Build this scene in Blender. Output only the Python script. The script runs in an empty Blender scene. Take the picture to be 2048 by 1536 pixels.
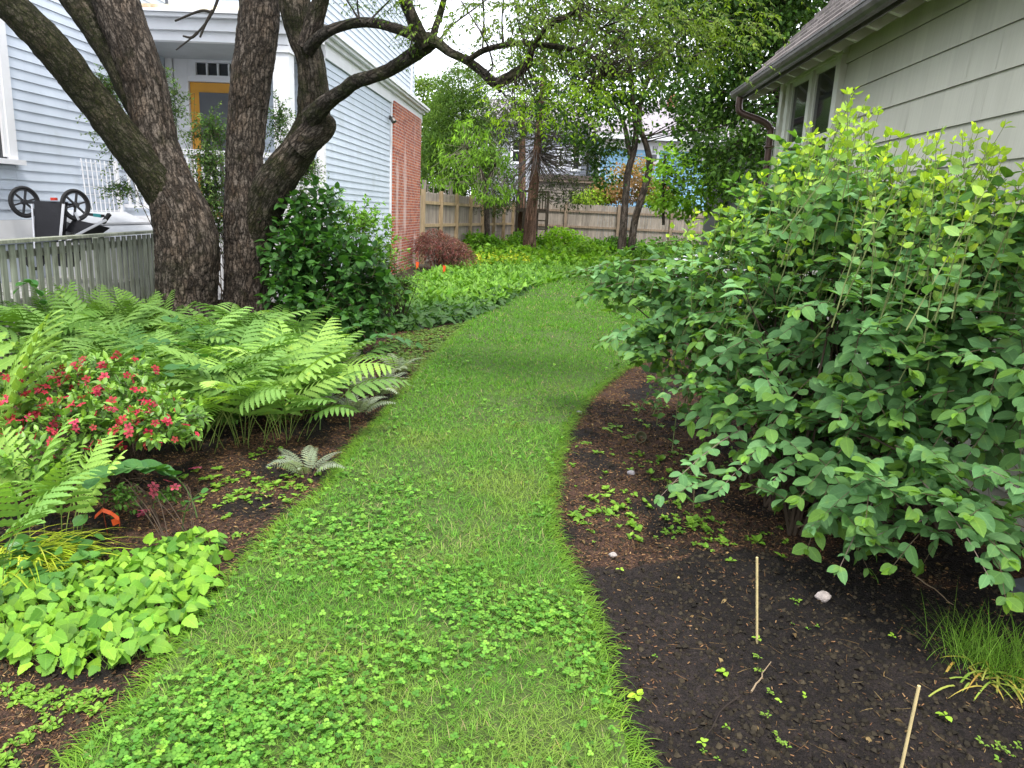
import bpy, math, random
import numpy as np
from mathutils import Vector

# ------------------------------------------------------------------ camera, sky, sun, exposure
C = bpy.context.scene
COL = C.collection
F = 1490.0; PIT = math.radians(13.0); ROLL = math.radians(2.7); EYE = 1.6
cd = bpy.data.cameras.new('camera'); cam = bpy.data.objects.new('camera', cd); COL.objects.link(cam)
cd.sensor_width = 36; cd.lens = 36 * F / 2048; cd.clip_start = .05; cd.clip_end = 500
def _Rx(a): c, s = math.cos(a), math.sin(a); return np.array([[1, 0, 0], [0, c, -s], [0, s, c]])
def _Rz(a): c, s = math.cos(a), math.sin(a); return np.array([[c, -s, 0], [s, c, 0], [0, 0, 1]])
CR = _Rx(math.pi / 2 - PIT) @ _Rz(ROLL)
from mathutils import Matrix
cam.matrix_world = Matrix.Translation((0, 0, EYE)) @ Matrix(CR.tolist()).to_4x4()
C.camera = cam
W = bpy.data.worlds.new('World'); C.world = W; W.use_nodes = True
nt = W.node_tree; N = nt.nodes; Lk = nt.links
SUN_EL, SUN_AZ = 62, 160      # behind the camera, a little to the right
sky = N.new('ShaderNodeTexSky'); sky.sky_type = 'NISHITA'; sky.sun_disc = False
sky.sun_elevation = math.radians(SUN_EL); sky.sun_rotation = math.radians(SUN_AZ)
tc = N.new('ShaderNodeTexCoord'); nz = N.new('ShaderNodeTexNoise'); nz.inputs['Scale'].default_value = 2.5; nz.inputs['Detail'].default_value = 4
Lk.new(tc.outputs['Generated'], nz.inputs['Vector'])
cr = N.new('ShaderNodeValToRGB'); cr.color_ramp.elements[0].position = .3; cr.color_ramp.elements[1].position = .75
cr.color_ramp.elements[0].color = (8.4, 8.8, 9.6, 1); cr.color_ramp.elements[1].color = (11.5, 11.7, 12.0, 1)
Lk.new(nz.outputs['Fac'], cr.inputs['Fac'])
mx = N.new('ShaderNodeMixRGB'); mx.inputs['Fac'].default_value = .88
Lk.new(sky.outputs['Color'], mx.inputs['Color1']); Lk.new(cr.outputs['Color'], mx.inputs['Color2'])
bg = N['Background']; bg.inputs['Strength'].default_value = .1; Lk.new(mx.outputs['Color'], bg.inputs['Color'])
sl = bpy.data.lights.new('sun', 'SUN'); sl.energy = 1.5; sl.angle = math.radians(12); sl.color = (1, .96, .9)
so = bpy.data.objects.new('sun', sl); COL.objects.link(so)
az = math.radians(SUN_AZ); el = math.radians(SUN_EL)
sd = Vector((math.sin(az) * math.cos(el), math.cos(az) * math.cos(el), math.sin(el)))
so.rotation_euler = sd.to_track_quat('Z', 'Y').to_euler(); so.location = sd * 30
C.view_settings.view_transform = 'Standard'; C.view_settings.look = 'None'
C.view_settings.exposure = 1.6; C.view_settings.gamma = 1
try:
    C.cycles.max_bounces = 7; C.cycles.diffuse_bounces = 4; C.cycles.glossy_bounces = 2
    C.cycles.transmission_bounces = 4; C.cycles.transparent_max_bounces = 4
    C.cycles.caustics_reflective = False; C.cycles.caustics_refractive = False
except Exception: pass

# ------------------------------------------------------------------ helpers
rng = np.random.default_rng(11); random.seed(5)
def ray(px, py): return CR @ np.array([(px - 1024) / F, -(py - 768) / F, -1.0])
def P(px, py, Y): r = ray(px, py); return np.array([0, 0, EYE]) + r * (Y / r[1])
def G(px, py, z=0.): r = ray(px, py); return np.array([0, 0, EYE]) + r * ((z - EYE) / r[2])
GA = math.radians(2.7)                      # the garden (houses, fences) is turned this much to the right
GU = np.array([math.sin(GA), math.cos(GA), 0]); GR = np.array([math.cos(GA), -math.sin(GA), 0])
def W3(x, y, z=0.): return GR * x + GU * y + np.array([0, 0, z])
def gf(p): return np.array([p @ GR, p @ GU, p[2]])
def nrm(a): return a / np.maximum(np.linalg.norm(a, axis=-1, keepdims=True), 1e-9)
def hsh(i, j, k):
    h = (i * 374761393 + j * 668265263 + k * 2147483647 + 1013) & 0xffffffff
    h = ((h ^ (h >> 13)) * 1274126177) & 0xffffffff
    return ((h ^ (h >> 16)) & 0xffff) / 65535.0
def vnoise(p):
    p = np.asarray(p, float); i = np.floor(p).astype(np.int64); f = p - i; f = f * f * (3 - 2 * f); r = 0
    for a in (0, 1):
        for b in (0, 1):
            for c in (0, 1):
                w = (f[..., 0] if a else 1 - f[..., 0]) * (f[..., 1] if b else 1 - f[..., 1]) * (f[..., 2] if c else 1 - f[..., 2])
                r = r + w * hsh(i[..., 0] + a, i[..., 1] + b, i[..., 2] + c)
    return r
def fbm(p, o=4):
    r = 0; a = .5; p = np.asarray(p, float)
    for _ in range(o): r = r + a * vnoise(p); p = p * 2.03 + 7.7; a *= .5
    return r
def fbm2(x, y, s, o=4, z=0.): return fbm(np.stack([x * s, y * s, np.full_like(x, z)], -1), o)
def inpoly(x, y, poly):
    r = np.zeros(x.shape, bool); n = len(poly); j = n - 1
    for i in range(n):
        xi, yi = poly[i][:2]; xj, yj = poly[j][:2]
        c = ((yi > y) != (yj > y)) & (x < (xj - xi) * (y - yi) / (yj - yi + 1e-12) + xi); r ^= c; j = i
    return r

class T:      # a template: vertices, quads, tris, per-vertex tint, uv
    def __init__(s, v, q=(), t=(), c=None, uv=None):
        s.v = np.array(v, float); s.q = np.array(q, int).reshape(-1, 4); s.t = np.array(t, int).reshape(-1, 3)
        s.c = np.ones((len(s.v), 3)) if c is None else np.array(c, float)
        s.uv = s.v[:, :2].copy() if uv is None else np.array(uv, float)
class Soup:
    def __init__(s): s.V = []; s.Cc = []; s.U = []; s.Q = []; s.Tt = []; s.n = 0
    def add(s, v, q=None, t=None, c=(1, 1, 1), uv=None):
        v = np.asarray(v, float).reshape(-1, 3); k = len(v); s.V.append(v)
        c = np.asarray(c, float); s.Cc.append(np.broadcast_to(c, (k, 3)))
        s.U.append(v[:, :2] if uv is None else np.asarray(uv, float))
        if q is not None and len(q): s.Q.append(np.asarray(q, int).reshape(-1, 4) + s.n)
        if t is not None and len(t): s.Tt.append(np.asarray(t, int).reshape(-1, 3) + s.n)
        s.n += k
    def inst(s, tp, M, loc, col):
        n = len(loc)
        if n == 0: return
        if isinstance(tp, list):
            kk = rng.integers(0, len(tp), n); col = np.asarray(col)
            for j, t_ in enumerate(tp):
                m_ = kk == j; s.inst(t_, M[m_], loc[m_], col[m_])
            return
        v = np.einsum('nij,kj->nki', M, tp.v) + loc[:, None]
        k = len(tp.v); c = tp.c[None] * np.asarray(col)[:, None]
        off = (np.arange(n) * k)[:, None, None]
        s.add(v.reshape(-1, 3), (tp.q[None] + off).reshape(-1, 4) if len(tp.q) else None,
              (tp.t[None] + off).reshape(-1, 3) if len(tp.t) else None, c.reshape(-1, 3), np.tile(tp.uv, (n, 1)))
    def box(s, x0, x1, y0, y1, z0, z1, c=(1, 1, 1)):
        v = [(x, y, z) for z in (z0, z1) for y in (y0, y1) for x in (x0, x1)]
        s.add(v, [(0, 2, 3, 1), (4, 5, 7, 6), (0, 1, 5, 4), (2, 6, 7, 3), (0, 4, 6, 2), (1, 3, 7, 5)], c=c)
        return s
    def bar(s, a, b, w, h, c=(1, 1, 1), up=(0, 0, 1)):      # a beam from a to b
        a = np.array(a, float); b = np.array(b, float); d = nrm(b - a); x = np.cross(d, up)
        if np.linalg.norm(x) < 1e-4: x = np.cross(d, (1, 0, 0))
        x = nrm(x) * w / 2; y = nrm(np.cross(x, d)) * h / 2
        v = [a - x - y, a + x - y, a + x + y, a - x + y, b - x - y, b + x - y, b + x + y, b - x + y]
        s.add(v, [(0, 1, 2, 3), (4, 7, 6, 5), (0, 4, 5, 1), (1, 5, 6, 2), (2, 6, 7, 3), (3, 7, 4, 0)], c=c); return s
    def prism(s, poly, d, c=(1, 1, 1)):       # planar outline pushed along d
        a = np.array(poly, float); b = a + np.array(d, float); n = len(a)
        m = np.concatenate([a, b, [a.mean(0)], [b.mean(0)]])
        q = [(i, (i + 1) % n, n + (i + 1) % n, n + i) for i in range(n)]
        t = [((i + 1) % n, i, 2 * n) for i in range(n)] + [(n + i, n + (i + 1) % n, 2 * n + 1) for i in range(n)]
        s.add(m, q, t, c); return s
    def lathe(s, prof, a, ax, n=20, c=(1, 1, 1)):   # profile of (r, h) about axis ax from a
        a = np.array(a, float); ax = nrm(np.array(ax, float)); x = np.cross(ax, (0, 0, 1) if abs(ax[2]) < .9 else (1, 0, 0)); x = nrm(x); y = np.cross(ax, x)
        th = np.arange(n) * 2 * math.pi / n; ring = np.cos(th)[:, None] * x + np.sin(th)[:, None] * y
        v = np.concatenate([a + ring * r + ax * h for r, h in prof]); k = len(prof); q = []
        for j in range(k - 1):
            for i in range(n): q.append((j * n + i, j * n + (i + 1) % n, (j + 1) * n + (i + 1) % n, (j + 1) * n + i))
        s.add(v, q, c=c); return s
    def build(s, name, mat, parent=None, base=None, smooth=False):
        v = np.concatenate(s.V); c = np.concatenate(s.Cc); u = np.concatenate(s.U)
        if base is not None: v = v - base
        q = np.concatenate(s.Q) if s.Q else np.zeros((0, 4), int); t = np.concatenate(s.Tt) if s.Tt else np.zeros((0, 3), int)
        me = bpy.data.meshes.new(name); me.vertices.add(len(v)); me.vertices.foreach_set('co', v.astype(np.float32).ravel())
        nl = q.size + t.size; me.loops.add(nl); li = np.concatenate([q.ravel(), t.ravel()]).astype(np.int32)
        me.loops.foreach_set('vertex_index', li); me.polygons.add(len(q) + len(t))
        st = np.concatenate([np.arange(len(q)) * 4, q.size + np.arange(len(t)) * 3]).astype(np.int32)
        me.polygons.foreach_set('loop_start', st)
        me.update(calc_edges=True)
        me.polygons.foreach_set('use_smooth', np.full(len(q) + len(t), smooth)); 
        at = me.attributes.new('Col', 'FLOAT_COLOR', 'POINT'); cc = np.ones((len(v), 4), np.float32); cc[:, :3] = c; at.data.foreach_set('color', cc.ravel())
        uv = me.uv_layers.new(name='UVMap'); uv.data.foreach_set('uv', u[li].astype(np.float32).ravel())
        me.materials.append(mat); me.validate()
        o = bpy.data.objects.new(name, me); COL.objects.link(o)
        if parent is not None: o.parent = parent
        return o

def tag(o, label=None, cat=None, group=None, kind=None):
    for k, v in (('label', label), ('category', cat), ('group', group), ('kind', kind)):
        if v: o[k] = v
    return o
class Thing:      # an Empty at the thing's base; parts are given in world (or garden) coordinates
    def __init__(s, name, base, label, cat, group=None, garden=False):
        s.base = np.array(base, float); e = bpy.data.objects.new(name, None); COL.objects.link(e); e.empty_display_size = .2
        e.location = W3(*s.base) if garden else s.base
        if garden: e.rotation_euler = (0, 0, -GA)
        tag(e, label, cat, group); s.o = e
    def part(s, name, soup, mat, smooth=False, parent=None, label=None):
        o = soup.build(name, mat, parent or s.o, s.base, smooth)
        if label: o['label'] = label
        return o
def single(name, soup, mat, base, label, cat, group=None, smooth=False, garden=False):
    o = soup.build(name, mat, None, np.array(base, float), smooth)
    o.location = W3(*base) if garden else base
    if garden: o.rotation_euler = (0, 0, -GA)
    return tag(o, label, cat, group)

# ------------------------------------------------------------------ materials
def newmat(name):
    m = bpy.data.materials.new(name); m.use_nodes = True; t = m.node_tree; return m, t, t.nodes, t.links, t.nodes['Principled BSDF']
def mixc(t, a, b, fac, mode='MIX'):
    n = t.nodes.new('ShaderNodeMixRGB'); n.blend_type = mode
    for s, v in ((n.inputs['Fac'], fac), (n.inputs['Color1'], a), (n.inputs['Color2'], b)):
        if hasattr(v, 'links'): t.links.new(v, s)
        elif isinstance(v, (int, float)): s.default_value = v
        else: s.default_value = tuple(v) + ((1,) if len(v) == 3 else ())
    return n.outputs['Color']
def ramp(t, x, lo, hi, a=0., b=1.):
    n = t.nodes.new('ShaderNodeMapRange'); n.inputs['From Min'].default_value = lo; n.inputs['From Max'].default_value = hi
    n.inputs['To Min'].default_value = a; n.inputs['To Max'].default_value = b; t.links.new(x, n.inputs['Value']); return n.outputs['Result']
def noise(t, scale, detail=4, vec=None, stretch=None, rough=.55):
    n = t.nodes.new('ShaderNodeTexNoise'); n.inputs['Scale'].default_value = scale; n.inputs['Detail'].default_value = detail; n.inputs['Roughness'].default_value = rough
    if vec is None: vec = coords(t)
    if stretch:
        m = t.nodes.new('ShaderNodeMapping'); m.inputs['Scale'].default_value = stretch; t.links.new(vec, m.inputs['Vector']); vec = m.outputs['Vector']
    t.links.new(vec, n.inputs['Vector']); return n.outputs['Fac']
def coords(t):
    n = t.nodes.get('TC') or t.nodes.new('ShaderNodeTexCoord'); n.name = 'TC'; return n.outputs['Object']
def attr(t, name):
    n = t.nodes.new('ShaderNodeAttribute'); n.attribute_name = name; return n.outputs
def bump(t, b, h, strength, dist):
    n = t.nodes.new('ShaderNodeBump'); n.inputs['Strength'].default_value = strength; n.inputs['Distance'].default_value = dist
    t.links.new(h, n.inputs['Height']); t.links.new(n.outputs['Normal'], b.inputs['Normal'])
def mat_plain(name, col, rough=.7, var=.15, scale=6, bmp=0., metal=0., spec=.4, stretch=None, dirt=None):
    m, t, n, l, b = newmat(name); f = noise(t, scale, 5, stretch=stretch)
    c = mixc(t, [x * (1 - var) for x in col], [min(1, x * (1 + var)) for x in col], ramp(t, f, .3, .7))
    if dirt: c = mixc(t, c, dirt[0], ramp(t, noise(t, dirt[2], 6), dirt[1], dirt[1] + .2, 0, dirt[3]))
    c = mixc(t, c, attr(t, 'Col')['Color'], 1, 'MULTIPLY')
    l.new(c, b.inputs['Base Color']); b.inputs['Roughness'].default_value = rough; b.inputs['Metallic'].default_value = metal
    b.inputs['Specular IOR Level'].default_value = spec
    if bmp: bump(t, b, noise(t, scale * 8, 4, stretch=stretch), bmp, .01)
    return m
def mat_leaf(name, rough=.5, trans=.32, spec=.22, vein=.38, tint=(1.15, 1.25, .45)):
    m, t, n, l, b = newmat(name); c = attr(t, 'Col')['Color']
    f = noise(t, 35, 2); c = mixc(t, c, mixc(t, c, (1.5, 1.15, .6), 1, 'MULTIPLY'), ramp(t, noise(t, 14, 5), .58, .72, 0, .6)); c = mixc(t, mixc(t, c, (.82, .82, .82), 1, 'MULTIPLY'), mixc(t, c, (1.15, 1.15, 1.15), 1, 'MULTIPLY'), f)
    if vein:
        u = n.new('ShaderNodeUVMap'); s = n.new('ShaderNodeSeparateXYZ'); l.new(u.outputs['UV'], s.inputs['Vector'])
        a = n.new('ShaderNodeMath'); a.operation = 'ABSOLUTE'; l.new(s.outputs['X'], a.inputs[0])
        mid = ramp(t, a.outputs[0], .0, .035, 1, 0)
        w = n.new('ShaderNodeMath'); w.operation = 'MULTIPLY_ADD'; l.new(a.outputs[0], w.inputs[0]); w.inputs[1].default_value = -.8; l.new(s.outputs['Y'], w.inputs[2])
        w2 = n.new('ShaderNodeMath'); w2.operation = 'MULTIPLY'; l.new(w.outputs[0], w2.inputs[0]); w2.inputs[1].default_value = 42
        w3 = n.new('ShaderNodeMath'); w3.operation = 'SINE'; l.new(w2.outputs[0], w3.inputs[0])
        side = ramp(t, w3.outputs[0], .8, 1., 0, .35)
        ad = n.new('ShaderNodeMath'); ad.operation = 'MAXIMUM'; l.new(mid, ad.inputs[0]); l.new(side, ad.inputs[1])
        k = n.new('ShaderNodeMath'); k.operation = 'MULTIPLY'; l.new(ad.outputs[0], k.inputs[0]); k.inputs[1].default_value = vein
        c = mixc(t, c, mixc(t, c, (1.9, 1.7, 1.6), 1, 'MULTIPLY'), k.outputs[0])
        bump(t, b, w3.outputs[0], .12, .002)
    l.new(c, b.inputs['Base Color']); b.inputs['Roughness'].default_value = rough; b.inputs['Specular IOR Level'].default_value = spec
    tr = n.new('ShaderNodeBsdfTranslucent'); l.new(mixc(t, c, tint, 1, 'MULTIPLY'), tr.inputs['Color'])
    ms = n.new('ShaderNodeMixShader'); ms.inputs['Fac'].default_value = trans
    l.new(b.outputs[0], ms.inputs[1]); l.new(tr.outputs[0], ms.inputs[2]); l.new(ms.outputs[0], n['Material Output'].inputs['Surface'])
    return m
def mat_bark(name, plate, gap, moss, scale=(28, 28, 11), bs=1., mosscol=(.02, .027, .005)):
    m, t, n, l, b = newmat(name); v = attr(t, 'bc')['Vector']
    mp = n.new('ShaderNodeMapping'); mp.inputs['Scale'].default_value = scale; l.new(v, mp.inputs['Vector'])
    wn = n.new('ShaderNodeTexNoise'); wn.inputs['Scale'].default_value = .7; wn.inputs['Detail'].default_value = 6; wn.inputs['Roughness'].default_value = .65; l.new(mp.outputs['Vector'], wn.inputs['Vector'])
    wa = mixc(t, mp.outputs['Vector'], mixc(t, wn.outputs['Color'], (2.6, 2.6, 2.6), 1, 'MULTIPLY'), 1, 'ADD')
    vo = n.new('ShaderNodeTexVoronoi'); vo.feature = 'DISTANCE_TO_EDGE'; vo.inputs['Scale'].default_value = .8; l.new(wa, vo.inputs['Vector'])
    vc = n.new('ShaderNodeTexVoronoi'); vc.inputs['Scale'].default_value = .8; l.new(wa, vc.inputs['Vector'])
    edge = ramp(t, mixc(t, vo.outputs['Distance'], noise(t, 1.6, 5, mp.outputs['Vector']), .25), .08, .26)
    fine = noise(t, 60, 5, v); big = noise(t, 5, 4, v)
    pc = mixc(t, plate, [min(1, x * 2.2 + .03) for x in plate], ramp(t, fine, .4, .75))
    pc = mixc(t, pc, mixc(t, pc, (.42, .38, .34), 1, 'MULTIPLY'), ramp(t, vc.outputs['Color'], .15, .9)); pc = mixc(t, pc, mixc(t, pc, (1.9, 1.75, 1.6), 1, 'MULTIPLY'), ramp(t, noise(t, 3, 5, v), .5, .72, 0, .7))
    c = mixc(t, gap, pc, edge)
    ma = attr(t, 'Col')['Color']; sx = n.new('ShaderNodeSeparateXYZ'); l.new(ma, sx.inputs['Vector'])
    mk = n.new('ShaderNodeMath'); mk.operation = 'ADD'; l.new(sx.outputs['X'], mk.inputs[0]); l.new(big, mk.inputs[1])
    mf = ramp(t, mk.outputs[0], 1.0 - moss, 1.25 - moss, 0, .85)
    mm = n.new('ShaderNodeMath'); mm.operation = 'MULTIPLY'; l.new(mf, mm.inputs[0]); l.new(ramp(t, noise(t, 90, 5, v), .35, .55, .35, 1), mm.inputs[1])
    c = mixc(t, c, mixc(t, mosscol, [x * 2.6 for x in mosscol], ramp(t, noise(t, 25, 5, v), .4, .75)), mm.outputs[0])
    l.new(c, b.inputs['Base Color']); b.inputs['Roughness'].default_value = .92; b.inputs['Specular IOR Level'].default_value = .15
    hh = mixc(t, edge, fine, .35); bump(t, b, hh, bs, .02)
    return m
M_PAINT = mat_plain('pale_blue_siding_paint', (.52, .575, .655), .55, .05, 3, .05, stretch=(1, 1, .4), dirt=((.36, .39, .38), .56, 1.6, .45))
M_WHITE = mat_plain('white_trim_paint', (.72, .72, .74), .5, .05, 4, dirt=((.45, .45, .42), .6, 2, .35))
M_SOFFIT = mat_plain('grey_porch_paint', (.33, .35, .36), .6, .08, 4)
M_DARK = mat_plain('dark_gap', (.03, .03, .03), .8)
M_RUST = mat_plain('rusty_roof_edge', (.62, .56, .40), .7, .2, 6, .1, dirt=((.22, .10, .03), .52, 5, .95))
M_ORANGE = mat_plain('orange_door_paint', (.62, .30, .035), .4, .06, 4)
M_STONE = mat_plain('grey_foundation_stone', (.30, .30, .28), .9, .3, 5, .5, dirt=((.12, .12, .11), .5, 9, .8))
def mat_glass(name, col=(.02, .022, .025), rough=.06):
    m, t, n, l, b = newmat(name); b.inputs['Base Color'].default_value = col + (1,); b.inputs['Roughness'].default_value = rough; b.inputs['Specular IOR Level'].default_value = .7
    bump(t, b, noise(t, 3, 2), .03, .01); return m
M_GLASS = mat_glass('dark_window_glass')
M_SCREEN = mat_plain('door_screen_mesh', (.10, .105, .115), .5, .15, 3)
def mat_brick():
    m, t, n, l, b = newmat('old_red_brick'); g = coords(t)
    s = n.new('ShaderNodeSeparateXYZ'); l.new(g, s.inputs['Vector']); cb = n.new('ShaderNodeCombineXYZ'); l.new(s.outputs['Y'], cb.inputs['X']); l.new(s.outputs['Z'], cb.inputs['Y'])
    k = n.new('ShaderNodeTexBrick'); k.inputs['Scale'].default_value = 1; k.inputs['Brick Width'].default_value = .21; k.inputs['Row Height'].default_value = .068; k.inputs['Mortar Size'].default_value = .008
    k.inputs['Color1'].default_value = (.27, .045, .022, 1); k.inputs['Color2'].default_value = (.50, .13, .05, 1); k.inputs['Mortar'].default_value = (.42, .34, .30, 1); k.inputs['Bias'].default_value = -.1
    l.new(cb.outputs[0], k.inputs['Vector'])
    c = mixc(t, k.outputs['Color'], (.12, .05, .04), ramp(t, noise(t, 7, 4), .5, .7, 0, .7))
    st = noise(t, 2.2, 5, stretch=(1, 1, .22))
    c = mixc(t, c, (.62, .50, .47), ramp(t, st, .56, .66, 0, .55))
    l.new(c, b.inputs['Base Color']); b.inputs['Roughness'].default_value = .9; bump(t, b, k.outputs['Fac'], -.6, .01); return m
M_BRICK = mat_brick()
def mat_wood(name, col, rough=.85, sc=(30, 30, 2), dirt=(.1, .09, .06), da=.5, green=None):
    m, t, n, l, b = newmat(name); f = noise(t, 1, 6, stretch=sc)
    c = mixc(t, [x * .62 for x in col], [min(1, x * 1.25) for x in col], ramp(t, f, .3, .7))
    c = mixc(t, c, dirt, ramp(t, noise(t, 3, 5), .5, .75, 0, da))
    if green: c = mixc(t, c, green, ramp(t, noise(t, 5, 5), .55, .75, 0, .6))
    c = mixc(t, c, attr(t, 'Col')['Color'], 1, 'MULTIPLY')
    l.new(c, b.inputs['Base Color']); b.inputs['Roughness'].default_value = rough; b.inputs['Specular IOR Level'].default_value = .2; bump(t, b, f, .4, .004); return m
M_PICKET = mat_wood('weathered_sage_pickets', (.27, .29, .235), dirt=(.10, .10, .07), da=.6, green=(.13, .15, .07))
M_BOARD = mat_wood('weathered_cedar_boards', (.27, .235, .20), dirt=(.18, .15, .12), da=.5)
M_POST = mat_wood('tan_treated_posts', (.36, .27, .16), dirt=(.2, .15, .08), da=.5)
M_POST2 = mat_wood('brown_treated_posts', (.24, .18, .13), dirt=(.12, .09, .06), da=.5)
M_TREEHOUSE = mat_wood('dark_stained_timber', (.09, .07, .055))
def mat_shake():
    m, t, n, l, b = newmat('sage_painted_wood_shakes'); f = noise(t, 1, 5, stretch=(9, 60, .9)); a = attr(t, 'Col')['Color']
    c = mixc(t, (.52, .50, .42), (.58, .56, .475), ramp(t, f, .3, .7))
    c = mixc(t, c, (.41, .395, .325), ramp(t, noise(t, 1.4, 4, stretch=(1, 1, .35)), .5, .75, 0, .55))
    c = mixc(t, c, a, 1, 'MULTIPLY')
    l.new(c, b.inputs['Base Color']); b.inputs['Roughness'].default_value = .7; bump(t, b, f, .35, .003); return m
M_SHAKE = mat_shake()
M_ROOF = mat_plain('weathered_wood_roof_shingles', (.19, .165, .155), .9, .3, 14, .3, stretch=(1, 3, 1))
M_GUTTER = mat_plain('aged_copper_gutter', (.085, .075, .07), .45, .35, 7, .1, metal=.4, dirt=((.16, .17, .15), .55, 12, .5))
M_PIPE = mat_plain('brown_copper_downspout', (.075, .045, .035), .4, .3, 9, .05, metal=.4)
M_EAVE = mat_plain('cream_eave_paint', (.42, .42, .35), .6, .1, 5)
M_TRIMR = mat_plain('cream_window_trim', (.60, .60, .52), .5, .06, 5)
M_LEAF = mat_leaf('leaf'); M_LEAFG = mat_leaf('glossy_leaf', .33, .22, .4); M_LEAFM = mat_leaf('matte_leaf', .6, .32, .15)
M_FAR = mat_leaf('tree_leaf', .55, .38, .18, vein=0); M_GRASS = mat_leaf('grass_blade', .55, .38, .15, vein=0, tint=(1.1, 1.2, .4))
M_PETAL = mat_leaf('petal', .6, .35, .2, vein=0, tint=(1.2, .7, .8))
M_STEM = mat_plain('stem', (1, 1, 1), .7, .2, 30, spec=.2)
M_BARK = mat_bark('flaking_brown_bark', (.072, .058, .046), (.008, .0065, .005), .38, scale=(30, 30, 9), mosscol=(.008, .011, .0015))
M_BARKM = mat_bark('mossy_bark', (.055, .046, .034), (.010, .009, .006), .50, scale=(34, 34, 16), mosscol=(.014, .019, .003))
M_BARKD = mat_bark('dark_branch_bark', (.04, .033, .026), (.010, .009, .006), .42)
M_BARKF = mat_bark('grey_brown_bark', (.075, .06, .05), (.02, .017, .013), .1, scale=(14, 14, 4))
M_CEDAR = mat_bark('red_cedar_bark', (.20, .12, .085), (.06, .035, .025), .05, scale=(30, 30, 2))
M_TWIG = mat_plain('twig', (1, 1, 1), .8, .2, 20, spec=.2)
def mat_soil():
    m, t, n, l, b = newmat('soil_and_mulch'); c = attr(t, 'Col')['Color']; f = noise(t, 22, 8, rough=.7); g = noise(t, 120, 4)
    c = mixc(t, mixc(t, c, (.5, .5, .5), 1, 'MULTIPLY'), mixc(t, c, (1.9, 1.8, 1.8), 1, 'MULTIPLY'), ramp(t, f, .35, .68))
    c = mixc(t, c, mixc(t, c, (.5, .5, .5), 1, 'MULTIPLY'), ramp(t, g, .4, .6))
    l.new(c, b.inputs['Base Color']); b.inputs['Roughness'].default_value = .9; b.inputs['Specular IOR Level'].default_value = .25
    bump(t, b, mixc(t, f, g, .4), 1., .05); return m
M_SOIL = mat_soil()
M_CHIP = mat_plain('bark_mulch', (1, 1, 1), .85, .25, 40, spec=.2)
M_TURF = mat_plain('turf_thatch', (.05, .075, .015), .95, .35, 18, .3)

# ------------------------------------------------------------------ leaf templates
def leaf(w, n=4, fold=.25, curl=.2, pet=0., wavy=0., nw=5, cup=0.):
    v = []; uv = []
    for k in range(n + 1):
        t = k / n; ww = max(w(t), .004) * (1 + wavy * math.cos(2 * math.pi * nw * t)) if 0 < k < n else .006
        y = pet + t * (1 - pet); z = -curl * t * t
        for sx in (-1, 0, 1): v.append((sx * ww, y, z + abs(sx) * ww * fold - cup * abs(sx) * ww * t)); uv.append((sx * ww, t))
    q = []
    for k in range(n):
        a = 3 * k; q += [(a, a + 1, a + 4, a + 3), (a + 1, a + 2, a + 5, a + 4)]
    return T(v, q, uv=uv)
W_OV = lambda t: .31 * math.sin(math.pi * t ** .85) ** .75
W_RND = lambda t: .37 * math.sin(math.pi * t ** .9) ** .62
W_HEART = lambda t: .41 * math.sin(math.pi * (t ** .52)) ** .62 if t < 1 else 0
W_EL = lambda t: .24 * math.sin(math.pi * t ** .9) ** .85
W_LAN = lambda t: .13 * math.sin(math.pi * t ** .75) ** .9
L_OV = leaf(W_OV, 5, .28, .12, .04); L_RND = leaf(W_RND, 5, .2, .08, .05); L_EL = leaf(W_EL, 5, .3, .25, .04)
L_HEART = leaf(W_HEART, 10, .12, .28, .0, wavy=.08, nw=5); L_LAN = leaf(W_LAN, 4, .3, .3)
_wb = lambda a: (lambda t: a * math.sin(math.pi * t ** .88) ** .68)
L_OVB = [leaf(_wb(.35), 5, .22, .12, .03), leaf(_wb(.30), 5, .4, .3, .03), leaf(_wb(.38), 5, .08, -.1, .03), leaf(_wb(.27), 5, .1, .45, .03, wavy=.05), leaf(_wb(.33), 6, .3, .05, .03, wavy=.03)]; L_OV3 = leaf(W_OV, 3, .3, .15); L_HYD = leaf(W_OV, 6, .25, .3, .08, wavy=.03, nw=6)
L_FAR = T([(0, 0, 0), (-.3, .5, .08), (.3, .5, .08), (0, 1, -.1)], [(0, 2, 3, 1)])
L_FARL = T([(0, 0, 0), (-.15, .45, .05), (.15, .45, .05), (0, 1, -.15)], [(0, 2, 3, 1)])
L_FAR2 = T([(0, 0, 0), (-.34, .45, .1), (0, .5, -.02), (.34, .45, .1), (0, 1, -.12)], t=[(0, 2, 1), (0, 3, 2), (1, 2, 4), (2, 3, 4)])

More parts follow.
